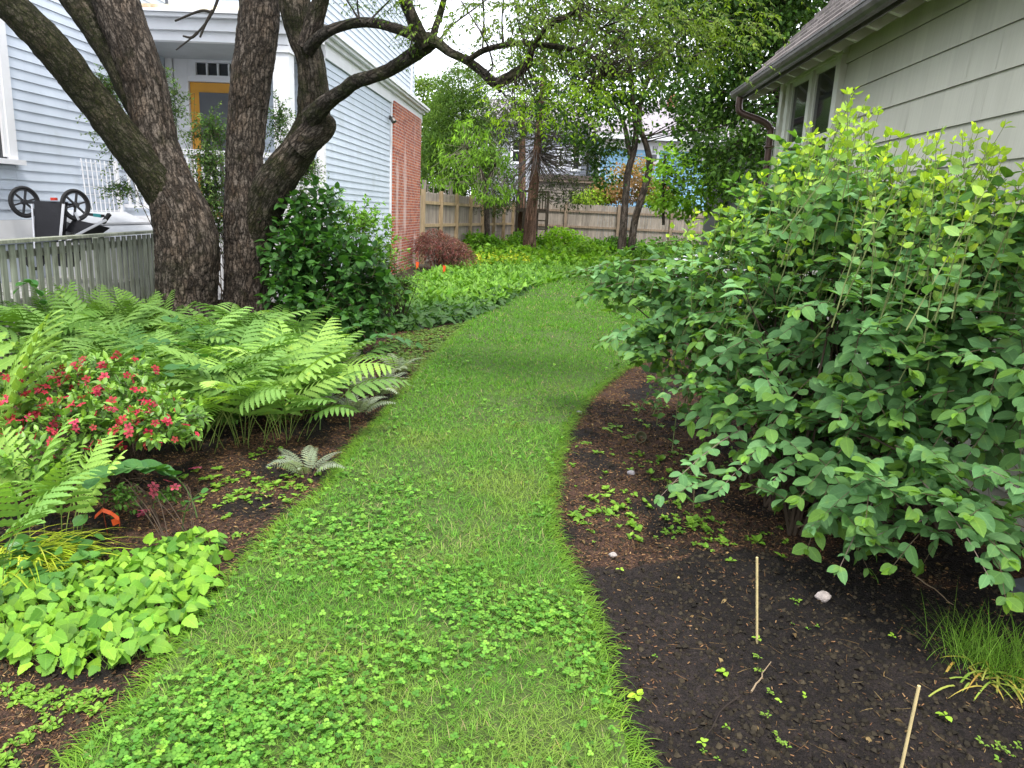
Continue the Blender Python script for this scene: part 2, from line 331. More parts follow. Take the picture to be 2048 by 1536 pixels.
def basis(D, Nn):
    y = nrm(D); z = Nn - (Nn * y).sum(-1, keepdims=True) * y; z = nrm(z); x = np.cross(y, z); return np.stack([x, y, z], -1)
def rdir(n): return nrm(rng.normal(size=(n, 3)))
UP = np.array([0, 0, 1.])
def tubes(S, pts, rad, col, sides=4):
    n, K, _ = pts.shape; tg = np.gradient(pts, axis=1); tg = nrm(tg); ref = np.broadcast_to(np.array([.31, .17, .93]), tg.shape)
    x = nrm(np.cross(tg, ref)); y = np.cross(tg, x); th = np.arange(sides) * 2 * math.pi / sides
    ring = pts[:, :, None] + rad[:, :, None, None] * (np.cos(th)[:, None] * x[:, :, None] + np.sin(th)[:, None] * y[:, :, None])
    idx = np.arange(n * K * sides).reshape(n, K, sides); a = idx[:, :-1]; b = idx[:, 1:]
    q = np.stack([a, np.roll(a, -1, 2), np.roll(b, -1, 2), b], -1).reshape(-1, 4)
    c = np.broadcast_to(np.asarray(col, float).reshape((-1, 1, 1, 3)) if np.ndim(col) > 1 else np.asarray(col, float), ring.shape)
    S.add(ring.reshape(-1, 3), q, c=c.reshape(-1, 3))
def colmix(n, cols, jit=.15):
    cols = np.array(cols); w = rng.random((n, len(cols))) ** 3; w /= w.sum(1, keepdims=True); c = (w @ cols) * np.array([1.08, 1.10, .8])
    return c * (1 + rng.normal(0, jit, (n, 1))).clip(.5, 1.6)
def shoots(S, Sw, p0, d, L, K, tp, s0, cols, tip=None, bend=(0, 0, -.3), spread=58, mode='flat', up=.9, jn=.35, t0=.1, stem=(.10, .07, .04), r0=.003, tipn=.75, prof=None, term=True, tipw=.6, outn=0.):
    n = len(p0); d = nrm(d); B = np.asarray(bend, float) * np.ones((n, 1)); sp = math.radians(spread); L = L[:, None]
    roll = rng.random(n) * math.pi
    for k in range(K):
        s = t0 + (1 - t0) * k / max(1, K - 1) * (.97 if term else 1); pos = p0 + L * (d * s + B * s * s); tg = nrm(d + 2 * B * s)
        a = nrm(np.cross(tg, UP + .01)); b = np.cross(a, tg)
        if mode == 'flat': lat = a
        else:
            ph = (roll + (k % 2) * math.pi / 2)[:, None]; lat = a * np.cos(ph) + b * np.sin(ph)
        sz = s0 * (1 - (1 - tipn) * s) * (1 if prof is None else prof(s))
        for sg in (-1, 1):
            if k == K - 1 and False: continue
            f = sp * (1 - .35 * s)
            D = tg * math.cos(f) + lat * sg * math.sin(f) + rng.normal(0, .14, (n, 3))
            Nh = UP * up + rng.normal(0, jn, (n, 3)) + b * .25 + d * outn
            M = basis(D, Nh) * (sz * rng.uniform(.78, 1.15, (n, 1)))[:, :, None] if np.ndim(sz) else basis(D, Nh) * (sz * rng.uniform(.48, 1.22, (n, 1, 1)))
            c = colmix(n, cols)
            if tip is not None:
                w = np.clip((s - tipw) / (1 - tipw + 1e-6), 0, 1) ** 1.3; tw = (w * rng.uniform(.5, 1.2, (n, 1))).clip(0, 1); c = c * (1 - tw) + np.array(tip) * tw
            S.inst(tp, M, pos, c)
    if term:
        for q in range(2):
            pos = p0 + L * (d + B); tg = nrm(d + 2 * B); D = tg + rng.normal(0, .25, (n, 3)); M = basis(D, UP + rng.normal(0, .4, (n, 3))) * (s0 * tipn * .6 * rng.uniform(.6, 1.1, (n, 1, 1)))
            S.inst(tp, M, pos, colmix(n, cols if tip is None else [tip]))
    if Sw is not None:
        ss = np.linspace(0, 1, 5)[None, :, None]; pts = p0[:, None] + L[:, None] * (d[:, None] * ss + B[:, None] * ss ** 2)
        tubes(Sw, pts, r0 * (1 - .65 * np.broadcast_to(ss[..., 0], (n, 5))), stem, 4)
def arcs(S, b, v0, L, w, g, cols, K=3, jc=.15, uvs=False, face=None, pw=1.):
    n = len(b); s = np.linspace(0, 1, K + 1); v0 = nrm(v0)
    pts = b[:, None] + L[:, None, None] * (v0[:, None] * s[None, :, None] + g[:, None] * (s ** 2)[None, :, None])
    lat = nrm(np.cross(v0, g + 1e-4)) if face is None else face
    ww = (w[:, None] * ((1 - s ** 2.2) ** pw)[None])[:, :, None]; ww[:, -1] = 0
    l = pts - lat[:, None] * ww / 2; r = pts + lat[:, None] * ww / 2
    v = np.stack([l, r], 2).reshape(n, -1, 3); k = 2 * (K + 1); off = (np.arange(n) * k)[:, None, None]
    q = np.array([(2 * i, 2 * i + 1, 2 * i + 3, 2 * i + 2) for i in range(K - 1)]).reshape(-1, 4); t = np.array([[2 * K - 2, 2 * K - 1, 2 * K]])
    c = (colmix(n, cols, jc) if not isinstance(cols, np.ndarray) else cols)
    S.add(v.reshape(-1, 3), (q[None] + off).reshape(-1, 4), (t[None] + off).reshape(-1, 3), np.repeat(c, k, 0), np.tile(np.stack([np.tile([-.1, .1], K + 1), np.repeat(s, 2)], -1), (n, 1)))
def cat(pts):      # Catmull-Rom through rows of any width
    p = np.array(pts, float); out = []; q = np.concatenate([[2 * p[0] - p[1]], p, [2 * p[-1] - p[-2]]])
    for i in range(1, len(q) - 2):
        for t in np.linspace(0, 1, 7)[:-1]:
            out.append(.5 * ((2 * q[i]) + (-q[i - 1] + q[i + 1]) * t + (2 * q[i - 1] - 5 * q[i] + 4 * q[i + 1] - q[i + 2]) * t * t + (-q[i - 1] + 3 * q[i] - 3 * q[i + 1] + q[i + 2]) * t ** 3))
    out.append(p[-1]); return np.array(out)
def limb(S, BC, rows, moss=0., sides=26, lump=.08, fs=9., seed=0, dens=1):
    r = cat(rows)
    if dens > 1:
        i = np.linspace(0, len(r) - 1, len(r) * dens); r = np.stack([np.interp(i, np.arange(len(r)), r[:, j]) for j in range(4)], 1)
    p, rad = r[:, :3], np.maximum(r[:, 3], .0008); n = len(p); tg = nrm(np.gradient(p, axis=0)); x = nrm(np.cross(tg[0], (.3, 1, .2))); X = []
    for k in range(n): x = nrm(x - (x @ tg[k]) * tg[k]); X.append(x)
    X = np.array(X); Y = np.cross(tg, X); th = np.arange(sides) * 2 * math.pi / sides
    ln = np.concatenate([[0], np.cumsum(np.linalg.norm(np.diff(p, axis=0), axis=1))])
    bc = np.stack([rad[:, None] * np.cos(th) + seed, rad[:, None] * np.sin(th) + seed, np.repeat(ln[:, None], sides, 1)], -1)
    dsp = 1 + lump * (fbm(bc * fs, 3) - .45) * 2 + lump * .9 * (fbm(bc * 45, 2) - .38)
    ring = p[:, None] + (rad[:, None] * dsp)[..., None] * (np.cos(th)[None, :, None] * X[:, None] + np.sin(th)[None, :, None] * Y[:, None])
    v = np.concatenate([ring.reshape(-1, 3), p[-1:]]); idx = np.arange(n * sides).reshape(n, sides); a = idx[:-1]; b = idx[1:]
    q = np.stack([a, np.roll(a, -1, 1), np.roll(b, -1, 1), b], -1).reshape(-1, 4); e = idx[-1]; t = np.stack([e, np.roll(e, -1), np.full(sides, n * sides)], -1)
    mv = np.clip(ln / .55, 0, 1) * moss if moss > .2 else np.full(n, moss); mv = np.concatenate([np.repeat(mv, sides), mv[-1:]]); S.add(v, q, t, np.stack([mv, mv * 0, mv * 0], -1)); BC.append(np.concatenate([bc.reshape(-1, 3), bc[-1:, 0]]))
def limbpart(th, name, rowsets, mat, parent=None, label=None, **kw):
    S = Soup(); BC = []
    for i, rs in enumerate(rowsets): limb(S, BC, rs, seed=i * 3.1, **kw)
    o = th.part(name, S, mat, True, parent, label); a = o.data.attributes.new('bc', 'FLOAT_VECTOR', 'POINT'); a.data.foreach_set('vector', np.concatenate(BC).astype(np.float32).ravel()); return o
def pixrows(lst, Y0, Y1=None):    # limb centre line: (px, py, half width in px[, Y])
    out = []; Y1 = Y0 if Y1 is None else Y1
    for i, r in enumerate(lst):
        Y = r[3] if len(r) > 3 else Y0 + (Y1 - Y0) * i / max(1, len(lst) - 1); p = P(r[0], r[1], Y); out.append([*p, r[2] * Y / F])
    return out
def crown(S, lumps, M, n, rc, tp, size, cols, jn=.55, shell=.45, dirup=-.3, hi=None):
    w = np.array([l[1][0] * l[1][1] + l[1][0] * l[1][2] for l in lumps]); w = w / w.sum(); ks = rng.choice(len(lumps), M, p=w)
    cen = np.array([l[0] for l in lumps])[ks]; rad = np.array([l[1] for l in lumps])[ks]; d = rdir(M); r = rng.uniform(shell, 1, (M, 1)) ** .5
    cc = cen + rad * d * r; k = M * n; cc2 = np.repeat(cc, n, 0); dd = np.repeat(d, n, 0)
    pos = cc2 + rng.normal(0, 1, (k, 3)) * np.array([rc, rc, rc * .55]); D = dd * .5 + rdir(k) + np.array([0, 0, dirup]); Nh = UP + rng.normal(0, jn, (k, 3)) + dd * .4
    c = np.repeat(colmix(M, cols, .12), n, 0) * (1 + rng.normal(0, .13, (k, 1)))
    if hi is not None:
        m = np.repeat(rng.random(M) < hi[1], n)[:, None]; c = np.where(m, np.array(hi[0]) * (1 + rng.normal(0, .15, (k, 1))), c)
    S.inst(tp, basis(D, Nh) * rng.uniform(.65, 1.2, (k, 1, 1)) * size, pos, c.clip(.002, 1)); return cc
def twigs(S, a, b, r, col, sag=-.05, K=5):
    n = len(a); s = np.linspace(0, 1, K)[None, :, None]; mid = rng.normal(0, .06, (n, 1, 3)) * np.linalg.norm(b - a, axis=1)[:, None, None]
    pts = a[:, None] * (1 - s) + b[:, None] * s + 4 * s * (1 - s) * (mid + UP * sag); tubes(S, pts, np.broadcast_to(r * (1 - .7 * s[..., 0]), (n, K)), col, 4)

# ------------------------------------------------------------------ ground
def gpoly(l): return [tuple(G(x, y)[:2]) for x, y in l]
LAWN = gpoly([(100, 1640), (165, 1536), (250, 1450), (365, 1310), (462, 1180), (565, 1060), (658, 985), (712, 900), (790, 820), (850, 740), (900, 690), (950, 640), (1010, 600), (1060, 577), (1130, 556), (1210, 545), (1420, 545), (1560, 566), (1480, 610), (1400, 650), (1300, 712), (1240, 742), (1180, 785), (1130, 850), (1104, 930), (1090, 1000), (1098, 1080), (1130, 1150), (1168, 1220), (1195, 1330), (1218, 1440), (1262, 1536), (1300, 1640)])
BLACK = gpoly([(1130, 1150), (1250, 1125), (1400, 1110), (1560, 1105), (1750, 1150), (2048, 1190), (2300, 1300), (2300, 1700), (1200, 1700)])
def axis(lo, hi, a, b, st, g=1.09):
    c = list(np.arange(a, b, st)); x = b; s = st
    while x < hi: x += s; s *= g; c.append(x)
    x = a; s = st; l = []
    while x > lo: x -= s; s *= g; l.append(x)
    return np.array(l[::-1] + c)
def gz(x, y):     # relief of the beds
    near = np.clip((13 - y) / 5, 0, 1)
    return (.035 * (fbm2(x, y, 2.2, 2) - .4) + near * (.040 * (fbm2(x, y, 8, 3, 3.) - .45) + .036 * (fbm2(x, y, 24, 2, 9.) - .4)))
def grid(xs, ys, zf):
    X, Y = np.meshgrid(xs, ys); v = np.stack([X, Y, zf(X, Y)], -1).reshape(-1, 3); nx = len(xs); i = np.arange(len(v)).reshape(X.shape)
    q = np.stack([i[:-1, :-1], i[:-1, 1:], i[1:, 1:], i[1:, :-1]], -1).reshape(-1, 4); return v, q
v, q = grid(axis(-90, 90, -3.0, 3.2, .0175), axis(-30, 160, 1.4, 7.5, .0175), gz)
x, y = v[:, 0], v[:, 1]; blk = inpoly(x + .08 * (fbm2(x, y, 6) - .45), y + .25 * (fbm2(x, y, 5, 3, 4.) - .45), BLACK)
mt = fbm2(x, y, 3.5, 4, 2.); mk = np.clip((mt - .34) * 7, 0, 1)[:, None]
soil = np.array([.017, .013, .0115]); mulch = np.array([.078, .044, .030]); earth = np.array([.05, .04, .022])
c = soil * (1 - mk) + mulch * mk; c = np.where(blk[:, None], soil * (.75 + 1.3 * np.clip((fbm2(x, y, 1.7, 4, 6.) - .35) * 2.5, 0, 1))[:, None], c); far = np.clip((y - 9) / 6, 0, 1)[:, None]; c = c * (1 - far) + earth * far
S = Soup(); S.add(v, q, c=c); o = S.build('ground', M_SOIL, smooth=True); o['kind'] = 'structure'
v, q = grid(np.arange(-2.2, 9, .05), np.arange(.8, 23, .05), lambda a, b: .018 + .012 * fbm2(a, b, 3, 2))
cen = v[q].mean(1); q = q[inpoly(cen[:, 0], cen[:, 1], LAWN)]
S = Soup(); S.add(v, q, c=(1, 1, 1)); o = S.build('lawn', M_TURF, smooth=True); o['kind'] = 'structure'

# ------------------------------------------------------------------ left house (garden frame: x right, y away)
def clap(S, u0, u1, z0, z1, plane, face, e=.115, t=.013, c=(1, 1, 1)):
    n = max(1, int(math.ceil((z1 - z0) / e - 1e-6)))
    def pt(u, z, o): return (plane + o, u, z) if face == 'x' else ((plane - o, u, z) if face == '-x' else (u, plane - o, z))
    for k in range(n):
        a = z0 + k * e; b = min(z1, a + e); f = 1 + random.uniform(-.025, .025)
        ua = u0 - random.uniform(0, 2) if u1 - u0 > 3 else u0
        while ua < u1:
            ub = ua + random.uniform(1.8, 3.8) if u1 - u0 > 3 else u1; x0_, x1_ = max(ua, u0), min(ub - .003, u1); f2 = f * random.uniform(.975, 1.02); tl = random.uniform(0, .0015)
            if x1_ > x0_ + .01: S.add([pt(x0_, a, t), pt(x1_, a, t + tl), pt(x1_, b, .001), pt(x0_, b, .001)], [(0, 1, 2, 3)], c=(f2, f2, f2))
            ua = ub
        S.add([pt(u0, a, 0), pt(u1, a, 0), pt(u1, a, t), pt(u0, a, t)], [(0, 1, 2, 3)], c=(.5, .5, .5))
        S.add([pt(u1, a, 0), pt(u1, a, t), pt(u1, b, .001)], t=[(0, 1, 2)]); S.add([pt(u0, a, 0), pt(u0, a, t), pt(u0, b, .001)], t=[(0, 1, 2)])
H = Thing('clapboard_house', (-6.4, 12, 0), 'pale blue clapboard house with white trim and orange porch door behind the trunks', 'house', garden=True)
S = Soup(); clap(S, 1.0, 7.25, 1.24, 8, -6.4, 'x'); clap(S, 8.79, 12.55, 1.24, 8, -6.4, 'x'); clap(S, 7.25, 8.79, 1.24, 1.86, -6.4, 'x'); clap(S, 7.25, 8.79, 3.72, 8, -6.4, 'x')
S.box(-12, -6.415, 1, 12.6, .3, 8, (.8, .8, .8)); H.part('side_wall', S, M_PAINT)
S = Soup(); clap(S, -6.3, -3.89, 1.25, 3.9, 12.55, 'y'); S.box(-6.4, -3.93, 12.57, 12.7, .6, 3.9); H.part('porch_wall', S, M_PAINT)
S = Soup(); clap(S, 12.62, 17.55, .75, 3.86, -3.87, 'x'); S.box(-9, -3.885, 12.7, 21.25, .3, 3.95, (.8, .8, .8)); H.part('wing_wall', S, M_PAINT)
S = Soup(); clap(S, -6.3, -4.05, 4.25, 8, 12.75, 'y'); clap(S, 12.85, 20.45, 4.38, 8, -3.98, 'x'); clap(S, 20.6, 21.0, 4.38, 8, -3.98, 'x'); S.box(-9, -3.995, 12.77, 21.0, 4.2, 8, (.8, .8, .8)); H.part('upper_wall', S, M_PAINT)
S = Soup().box(-6.43, -6.37, 1, 12.5, .98, 1.235); H.part('water_table', S, M_WHITE)
S = Soup().box(-9, -3.9, 12.72, 17.6, 0, .74); S.box(-12, -6.45, 1, 12.5, 0, .97); H.part('foundation', S, M_STONE)
S = Soup()
for bx_ in ((-6.38, -6.27, 12.42, 12.548, 1.25, 3.88), (-6.36, -6.24, 12.6, 12.746, 4.25, 8), (-4.08, -3.955, 12.72, 12.84, 4.3, 8), (-3.975, -3.945, 20.46, 20.58, 4.38, 8), (-3.955, -3.835, 12.5, 12.615, .75, 3.86), (-3.868, -3.835, 17.56, 17.68, .7, 3.86), (-3.868, -3.83, 21.2, 21.27, .3, 3.95)):
    H.part('corner_board', Soup().box(*bx_), M_WHITE)
S = Soup(); S.box(-3.87, -3.80, 17.7, 21.19, 0, 3.93); H.part('brick_wall', S, M_BRICK)
S = Soup(); S.box(-3.9, -3.825, 12.6, 21.45, 3.865, 4.08); S.box(-3.9, -3.76, 12.5, 21.5, 4.083, 4.15); S.box(-3.9, -3.68, 12.4, 21.58, 4.153, 4.20); S.box(-3.95, -3.64, 12.35, 21.62, 4.203, 4.26)
S.add([(-3.64, 12.35, 4.262), (-3.64, 21.62, 4.262), (-3.97, 21.4, 4.40), (-3.97, 12.35, 4.40)], [(0, 1, 2, 3)]); H.part('cornice', S, M_WHITE)
# porch
S = Soup(); S.box(-6.4, -3.86, 10.96, 11.08, 3.72, 3.98); S.box(-3.98, -3.86, 11.09, 12.45, 3.72, 3.98); S.box(-6.4, -3.82, 10.90, 10.955, 3.85, 4.0); S.box(-6.4, -3.76, 10.80, 11.1, 4.003, 4.05); S.box(-3.855, -3.76, 11.11, 12.34, 4.0, 4.05); S.box(-6.4, -3.72, 10.76, 11.1, 4.053, 4.09); H.part('porch_beam', S, M_WHITE)
S = Soup(); S.box(-6.38, -3.99, 11.09, 12.5, 3.74, 3.80); H.part('porch_ceiling', S, M_SOFFIT)
S = Soup(); S.add([(-6.38, 10.78, 4.092), (-3.74, 10.78, 4.092), (-3.74, 10.8, 4.15), (-6.38, 10.8, 4.15)], [(0, 1, 2, 3)]); S.add([(-6.38, 10.8, 4.15), (-3.74, 10.8, 4.15), (-3.95, 12.74, 4.3), (-6.38, 12.74, 4.3)], [(0, 1, 2, 3)]); H.part('porch_roof', S, M_RUST)
S = Soup(); S.box(-4.09, -3.86, 10.98, 11.2, 1.3, 3.715); S.box(-4.12, -3.83, 10.95, 11.23, 1.28, 1.46); S.box(-4.115, -3.835, 10.955, 11.225, 3.62, 3.70); H.part('porch_column', S, M_WHITE)
S = Soup(); S.box(-6.4, -3.84, 10.95, 12.5, 1.16, 1.28); S.box(-6.38, -3.9, 11.02, 11.06, .1, 1.15, (.75, .75, .75)); H.part('porch_floor', S, M_WHITE)
S = Soup(); S.box(-6.4, -4.13, 11.0, 11.07, 2.2, 2.27); S.box(-6.4, -4.13, 11.01, 11.06, 1.4, 1.45)
for k in range(20): xx = -6.33 + k * .113; S.box(xx, xx + .035, 11.02, 11.05, 1.453, 2.197)
S.box(-3.96, -3.89, 11.25, 12.45, 2.2, 2.27)
for k in range(10): yy = 11.3 + k * .113; S.box(-3.94, -3.91, yy, yy + .035, 1.3, 2.197)
H.part('porch_railing', S, M_WHITE)
S = Soup()     # lattice skirt under the porch
for k in range(24): xx = -6.36 + k * .105; S.box(xx, xx + .06, 10.985, 11.0, .2, 1.155)
for k in range(13): yy = 11.05 + k * .11; S.box(-3.86, -3.845, yy, yy + .065, .2, 1.155)
H.part('porch_skirt', S, M_WHITE)
dr = Soup(); dr.box(-6.02, -5.06, 12.49, 12.53, 1.29, 3.40); door = H.part('door', dr, M_ORANGE)
H.part('door_screen', Soup().box(-5.87, -5.21, 12.475, 12.487, 1.45, 3.25), M_SCREEN, parent=door); H.part('handle', Soup().box(-5.14, -5.11, 12.44, 12.487, 2.25, 2.42), M_DARK, parent=door)
S = Soup(); S.box(-6.25, -6.03, 12.44, 12.52, 1.29, 3.86); S.box(-5.05, -4.83, 12.44, 12.52, 1.29, 3.86); S.box(-6.028, -5.052, 12.45, 12.515, 3.41, 3.50); S.box(-6.028, -5.052, 12.45, 12.515, 3.70, 3.86)
S.box(-6.028, -5.90, 12.45, 12.515, 3.502, 3.698); S.box(-5.18, -5.052, 12.45, 12.515, 3.502, 3.698); df = H.part('door_frame', S, M_WHITE)
S = Soup()
for k in range(1, 4): xx = -5.9 + k * .18; S.box(xx - .012, xx + .012, 12.46, 12.5, 3.502, 3.698)
S.box(-5.9, -5.18, 12.455, 12.5, 3.498, 3.51)
tw = H.part('transom_window', S, M_WHITE); H.part('pane', Soup().box(-5.898, -5.182, 12.502, 12.51, 3.503, 3.697), M_GLASS, parent=tw)
# window at the left
S = Soup(); S.box(-6.4, -6.345, 8.65, 8.785, 1.93, 3.72); S.box(-6.4, -6.345, 7.26, 7.39, 1.93, 3.72); S.box(-6.4, -6.33, 7.22, 8.82, 3.6, 3.76); S.box(-6.4, -6.29, 7.2, 8.84, 1.87, 1.928); S.box(-6.4, -6.36, 8.59, 8.648, 1.95, 3.6); S.box(-6.4, -6.36, 7.4, 8.58, 2.72, 2.78)
w = H.part('window', S, M_WHITE); H.part('pane', Soup().box(-6.41, -6.385, 7.39, 8.65, 1.93, 3.6), M_GLASS, parent=w)
S = Soup(); S.lathe([(.0, .0), (.05, 0), (.05, .03)], (-3.835, 17.35, 3.52), (1, 0, 0), 12, (1, 1, 1)); S.lathe([(.03, 0), (.055, .05), (.06, .13), (.0, .13)], (-3.79, 17.35, 3.53), (.5, -.2, -.7), 12, (1, 1, 1))
H.part('wall_lamp', S, M_GUTTER)

# stone terrace at the house side, white cellar hatch
S = Soup(); S.box(-6.39, -5.35, 3, 10.9, -.02, .52); S.build('terrace', M_STONE, smooth=False)['kind'] = 'structure'
bpy.data.objects['terrace'].rotation_euler = (0, 0, -GA)
B = Thing('cellar_hatch', (-6.0, 10.2, .52), 'low white sloping cellar hatch against the blue siding', 'hatch', garden=True)
S = Soup(); S.add([(-6.36, 9.3, 1.36), (-6.36, 10.88, 1.36), (-5.5, 10.88, 1.02), (-5.5, 9.3, 1.02), (-6.36, 9.3, 1.30), (-6.36, 10.88, 1.30), (-5.5, 10.88, .96), (-5.5, 9.3, .96)], [(3, 2, 1, 0), (4, 5, 6, 7), (0, 1, 5, 4), (1, 2, 6, 5), (2, 3, 7, 6), (3, 0, 4, 7)], c=(.62, .64, .66)); B.part('lid', S, M_WHITE)
S = Soup(); S.box(-6.36, -5.55, 9.35, 10.85, .52, .95, (.55, .56, .56)); B.part('curb', S, M_WHITE)
S = Soup(); S.box(-5.93, -5.89, 9.32, 10.86, 1.19, 1.215, (.6, .6, .6)); B.part('seam_batten', S, M_WHITE)

# trellis
S = Soup(); a0 = 9.98
for k in range(8): yy = a0 + k * .105; S.bar((-6.30, yy, 1.2), (-6.345, yy, 2.03), .012, .012)
for k in range(8): zz = 1.25 + k * .105; S.bar((-6.305 - (zz - 1.2) * .05, a0 - .03, zz), (-6.305 - (zz - 1.2) * .05, a0 + .77, zz), .01, .01)
S.bar((-6.29, a0 + .79, 1.2), (-6.34, a0 + .79, 2.05), .05, .03)
single('trellis', S, M_WHITE, (-6.3, 10.3, 1.2), 'white wire trellis panel leaning on the blue siding', 'trellis', garden=True)

# jogging stroller lying upside down
st = Thing('stroller', (-5.75, 8.5, .52), 'folded jogging stroller with black wheels standing upside down behind the picket fence', 'stroller', garden=True)
M_RUB = mat_plain('black_rubber', (.010, .010, .011), .75, .1, 20); M_PLA = mat_plain('black_plastic', (.025, .025, .028), .35, .1, 20); M_CLOTH = mat_plain('black_cloth', (.016, .016, .02), .7, .25, 4, .25); M_ALU = mat_plain('silver_tube', (.55, .55, .57), .3, .05, 9, metal=.7); M_TEAL = mat_plain('teal_grip', (.02, .16, .17), .6); M_RED = mat_plain('red_reflector', (.5, .04, .02), .3)
def sgar(px, py, d): r = ray(px, py); t = d / (r @ GU); return gf(np.array([0, 0, EYE]) + r * t)
wc = [sgar(49, 404, 8.62), sgar(151, 410, 8.62)]
for cpt in wc:
    ax = np.array([.92, -.38, 0.05]); ax = nrm(ax)
    rim = Soup(); rim.lathe([(.142, -.012), (.15, 0), (.142, .012), (.132, .012), (.132, -.012), (.142, -.012)], cpt, ax, 40)
    wh = st.part('wheel', rim, M_PLA, True)
    ty = Soup(); th = np.linspace(0, 2 * math.pi, 9); ty.lathe([(.163 + .021 * math.cos(a), .02 * math.sin(a)) for a in th], cpt, ax, 44); st.part('tyre', ty, M_RUB, True, wh)
    sp = Soup(); xx = nrm(np.cross(ax, (0, 0, 1))); yy = np.cross(ax, xx)
    for k in range(6): a = k * math.pi / 3 + .3; dd = xx * math.cos(a) + yy * math.sin(a); sp.bar(cpt + dd * .02, cpt + dd * .137, .018, .022, up=ax)
    sp.lathe([(0, -.03), (.03, -.03), (.03, .03), (0, .03)], cpt, ax, 14); st.part('spokes', sp, M_PLA, False, wh)
b0, b1, b2, b3 = sgar(68, 402, 8.5), sgar(127, 404, 8.5), sgar(122, 472, 8.45), sgar(70, 480, 8.45)
S = Soup(); S.prism([b0, b1, b2, b3], (-.05, .16, 0)); st.part('basket', S, M_CLOTH)
S = Soup(); S.bar(wc[0], wc[1] + np.array([0, .02, 0]), .03, .03); st.part('axle', S, M_PLA)
S = Soup(); S.bar(sgar(127, 408, 8.44), sgar(118, 505, 8.4), .028, .028); S.bar(sgar(64, 408, 8.44), sgar(70, 500, 8.4), .018, .018); S.bar(sgar(150, 472, 8.5), sgar(212, 440, 8.5), .026, .026); S.bar(sgar(150, 472, 8.5), sgar(100, 505, 8.4), .026, .026); S.bar(sgar(150, 425, 8.5), sgar(158, 440, 8.5), .02, .02); st.part('frame', S, M_ALU)
S = Soup(); S.bar(sgar(172, 428, 8.6), sgar(208, 432, 8.6), .03, .03); S.bar(sgar(206, 446, 8.55), sgar(219, 428, 8.55), .045, .035); hd = st.part('handlebar', S, M_RUB)
st.part('grip', Soup().bar(sgar(188, 430, 8.595), sgar(203, 432, 8.595), .036, .036), M_TEAL, False, hd)
S = Soup(); S.prism([sgar(130, 462, 8.6), sgar(146, 438, 8.6), sgar(190, 448, 8.6), sgar(160, 470, 8.6)], (0, .3, -.05)); S.prism([sgar(110, 500, 8.5), sgar(150, 495, 8.5), sgar(135, 535, 8.5), sgar(105, 530, 8.5)], (0, .2, 0)); st.part('seat_cloth', S, M_CLOTH)
S = Soup(); th = np.linspace(0, 2 * math.pi, 8); S.lathe([(.10 + .02 * math.cos(a), .02 * math.sin(a)) for a in th], sgar(70, 520, 8.5), (.92, -.38, 0), 30); st.part('front_wheel', S, M_RUB, True)
st.part('reflector', Soup().bar(sgar(103, 398, 8.5), sgar(113, 398, 8.5), .04, .03), M_RED)

# weathered picket fence
pf0 = gf(P(-60, 484, 6.35)); pf1 = gf(P(335, 457, 10.5)); pd = (pf1 - pf0); pd[2] = 0; plen = np.linalg.norm(pd); pd /= plen; pn = np.array([pd[1], -pd[0], 0])
PF = Thing('picket_fence', (pf0[0], pf0[1], 0), 'low weathered grey green picket fence in front of the stroller', 'fence', garden=True)
def pp(s, o, z): return np.array([pf0[0], pf0[1], 0]) + pd * s + pn * o + np.array([0, 0, z])
S = Soup(); k = 0; s = 0.
while s < plen:
    w_ = .077 + random.uniform(-.004, .004); f = random.uniform(.8, 1.1); tl = random.uniform(-.012, .012)
    S.bar(pp(s, 0, .06), pp(s + tl, 0, 1.095), w_, .018, (f, f, f * .98), up=pn); s += .141
PF.part('pickets', S, M_PICKET)
S = Soup(); S.bar(pp(-.05, -.02, 1.125), pp(plen, -.02, 1.125), .11, .03, (1.1, 1.08, 1.05)); PF.part('cap_rail', S, M_PICKET)
for zz in (1.0, .28): PF.part('rail', Soup().bar(pp(-.05, -.045, zz), pp(plen, -.045, zz), .04, .07, (1.3, 1.25, 1.2)), M_PICKET)
for s in (.4, 2.4, plen - .15): PF.part('post', Soup().bar(pp(s, -.1, 0), pp(s, -.1, 1.1), .09, .09, (1.5, 1.5, 1.5), up=(1, 0, 0)), M_PICKET)

# ------------------------------------------------------------------ right house
K_ = Thing('shingled_cottage', (2.65, 9.6, 0), 'sage painted cottage with broad wood shakes and a dark gutter behind the big shrub', 'house', garden=True)
S = Soup()
def shakes(S, u0, u1, z0, z1, plane):
    e = .265; z = z0
    while z < z1 - 1e-4:
        b = min(z + e, z1); u = u0
        while u < u1 - 1e-4:
            wd = min(random.uniform(.12, .34), u1 - u); f = random.uniform(.92, 1.05); t = .019 + random.uniform(-.0015, .0015)
            p = lambda uu, zz, o: (plane - o, uu, zz)
            S.add([p(u, z, t), p(u + wd - .0015, z, t), p(u + wd - .0015, b, .001), p(u, b, .001)], [(3, 2, 1, 0)], c=(f, f, f))
            S.add([p(u, z, 0), p(u + wd, z, 0), p(u + wd, z, t), p(u, z, t)], [(0, 1, 2, 3)], c=(.4, .4, .4))
            u += wd
        z += e
zs = 2.565 - .265 * 9
shakes(S, 1.0, 7.66, zs, 3.36, 2.65); shakes(S, 9.36, 9.58, zs, 3.36, 2.65); shakes(S, 7.66, 9.36, zs, 1.77, 2.65)
S.box(2.655, 7.0, 1.0, 9.62, .02, 3.36); K_.part('wall', S, M_SHAKE)
K_.part('corner_board', Soup().box(2.60, 2.70, 9.56, 9.68, .1, 3.3), M_TRIMR)
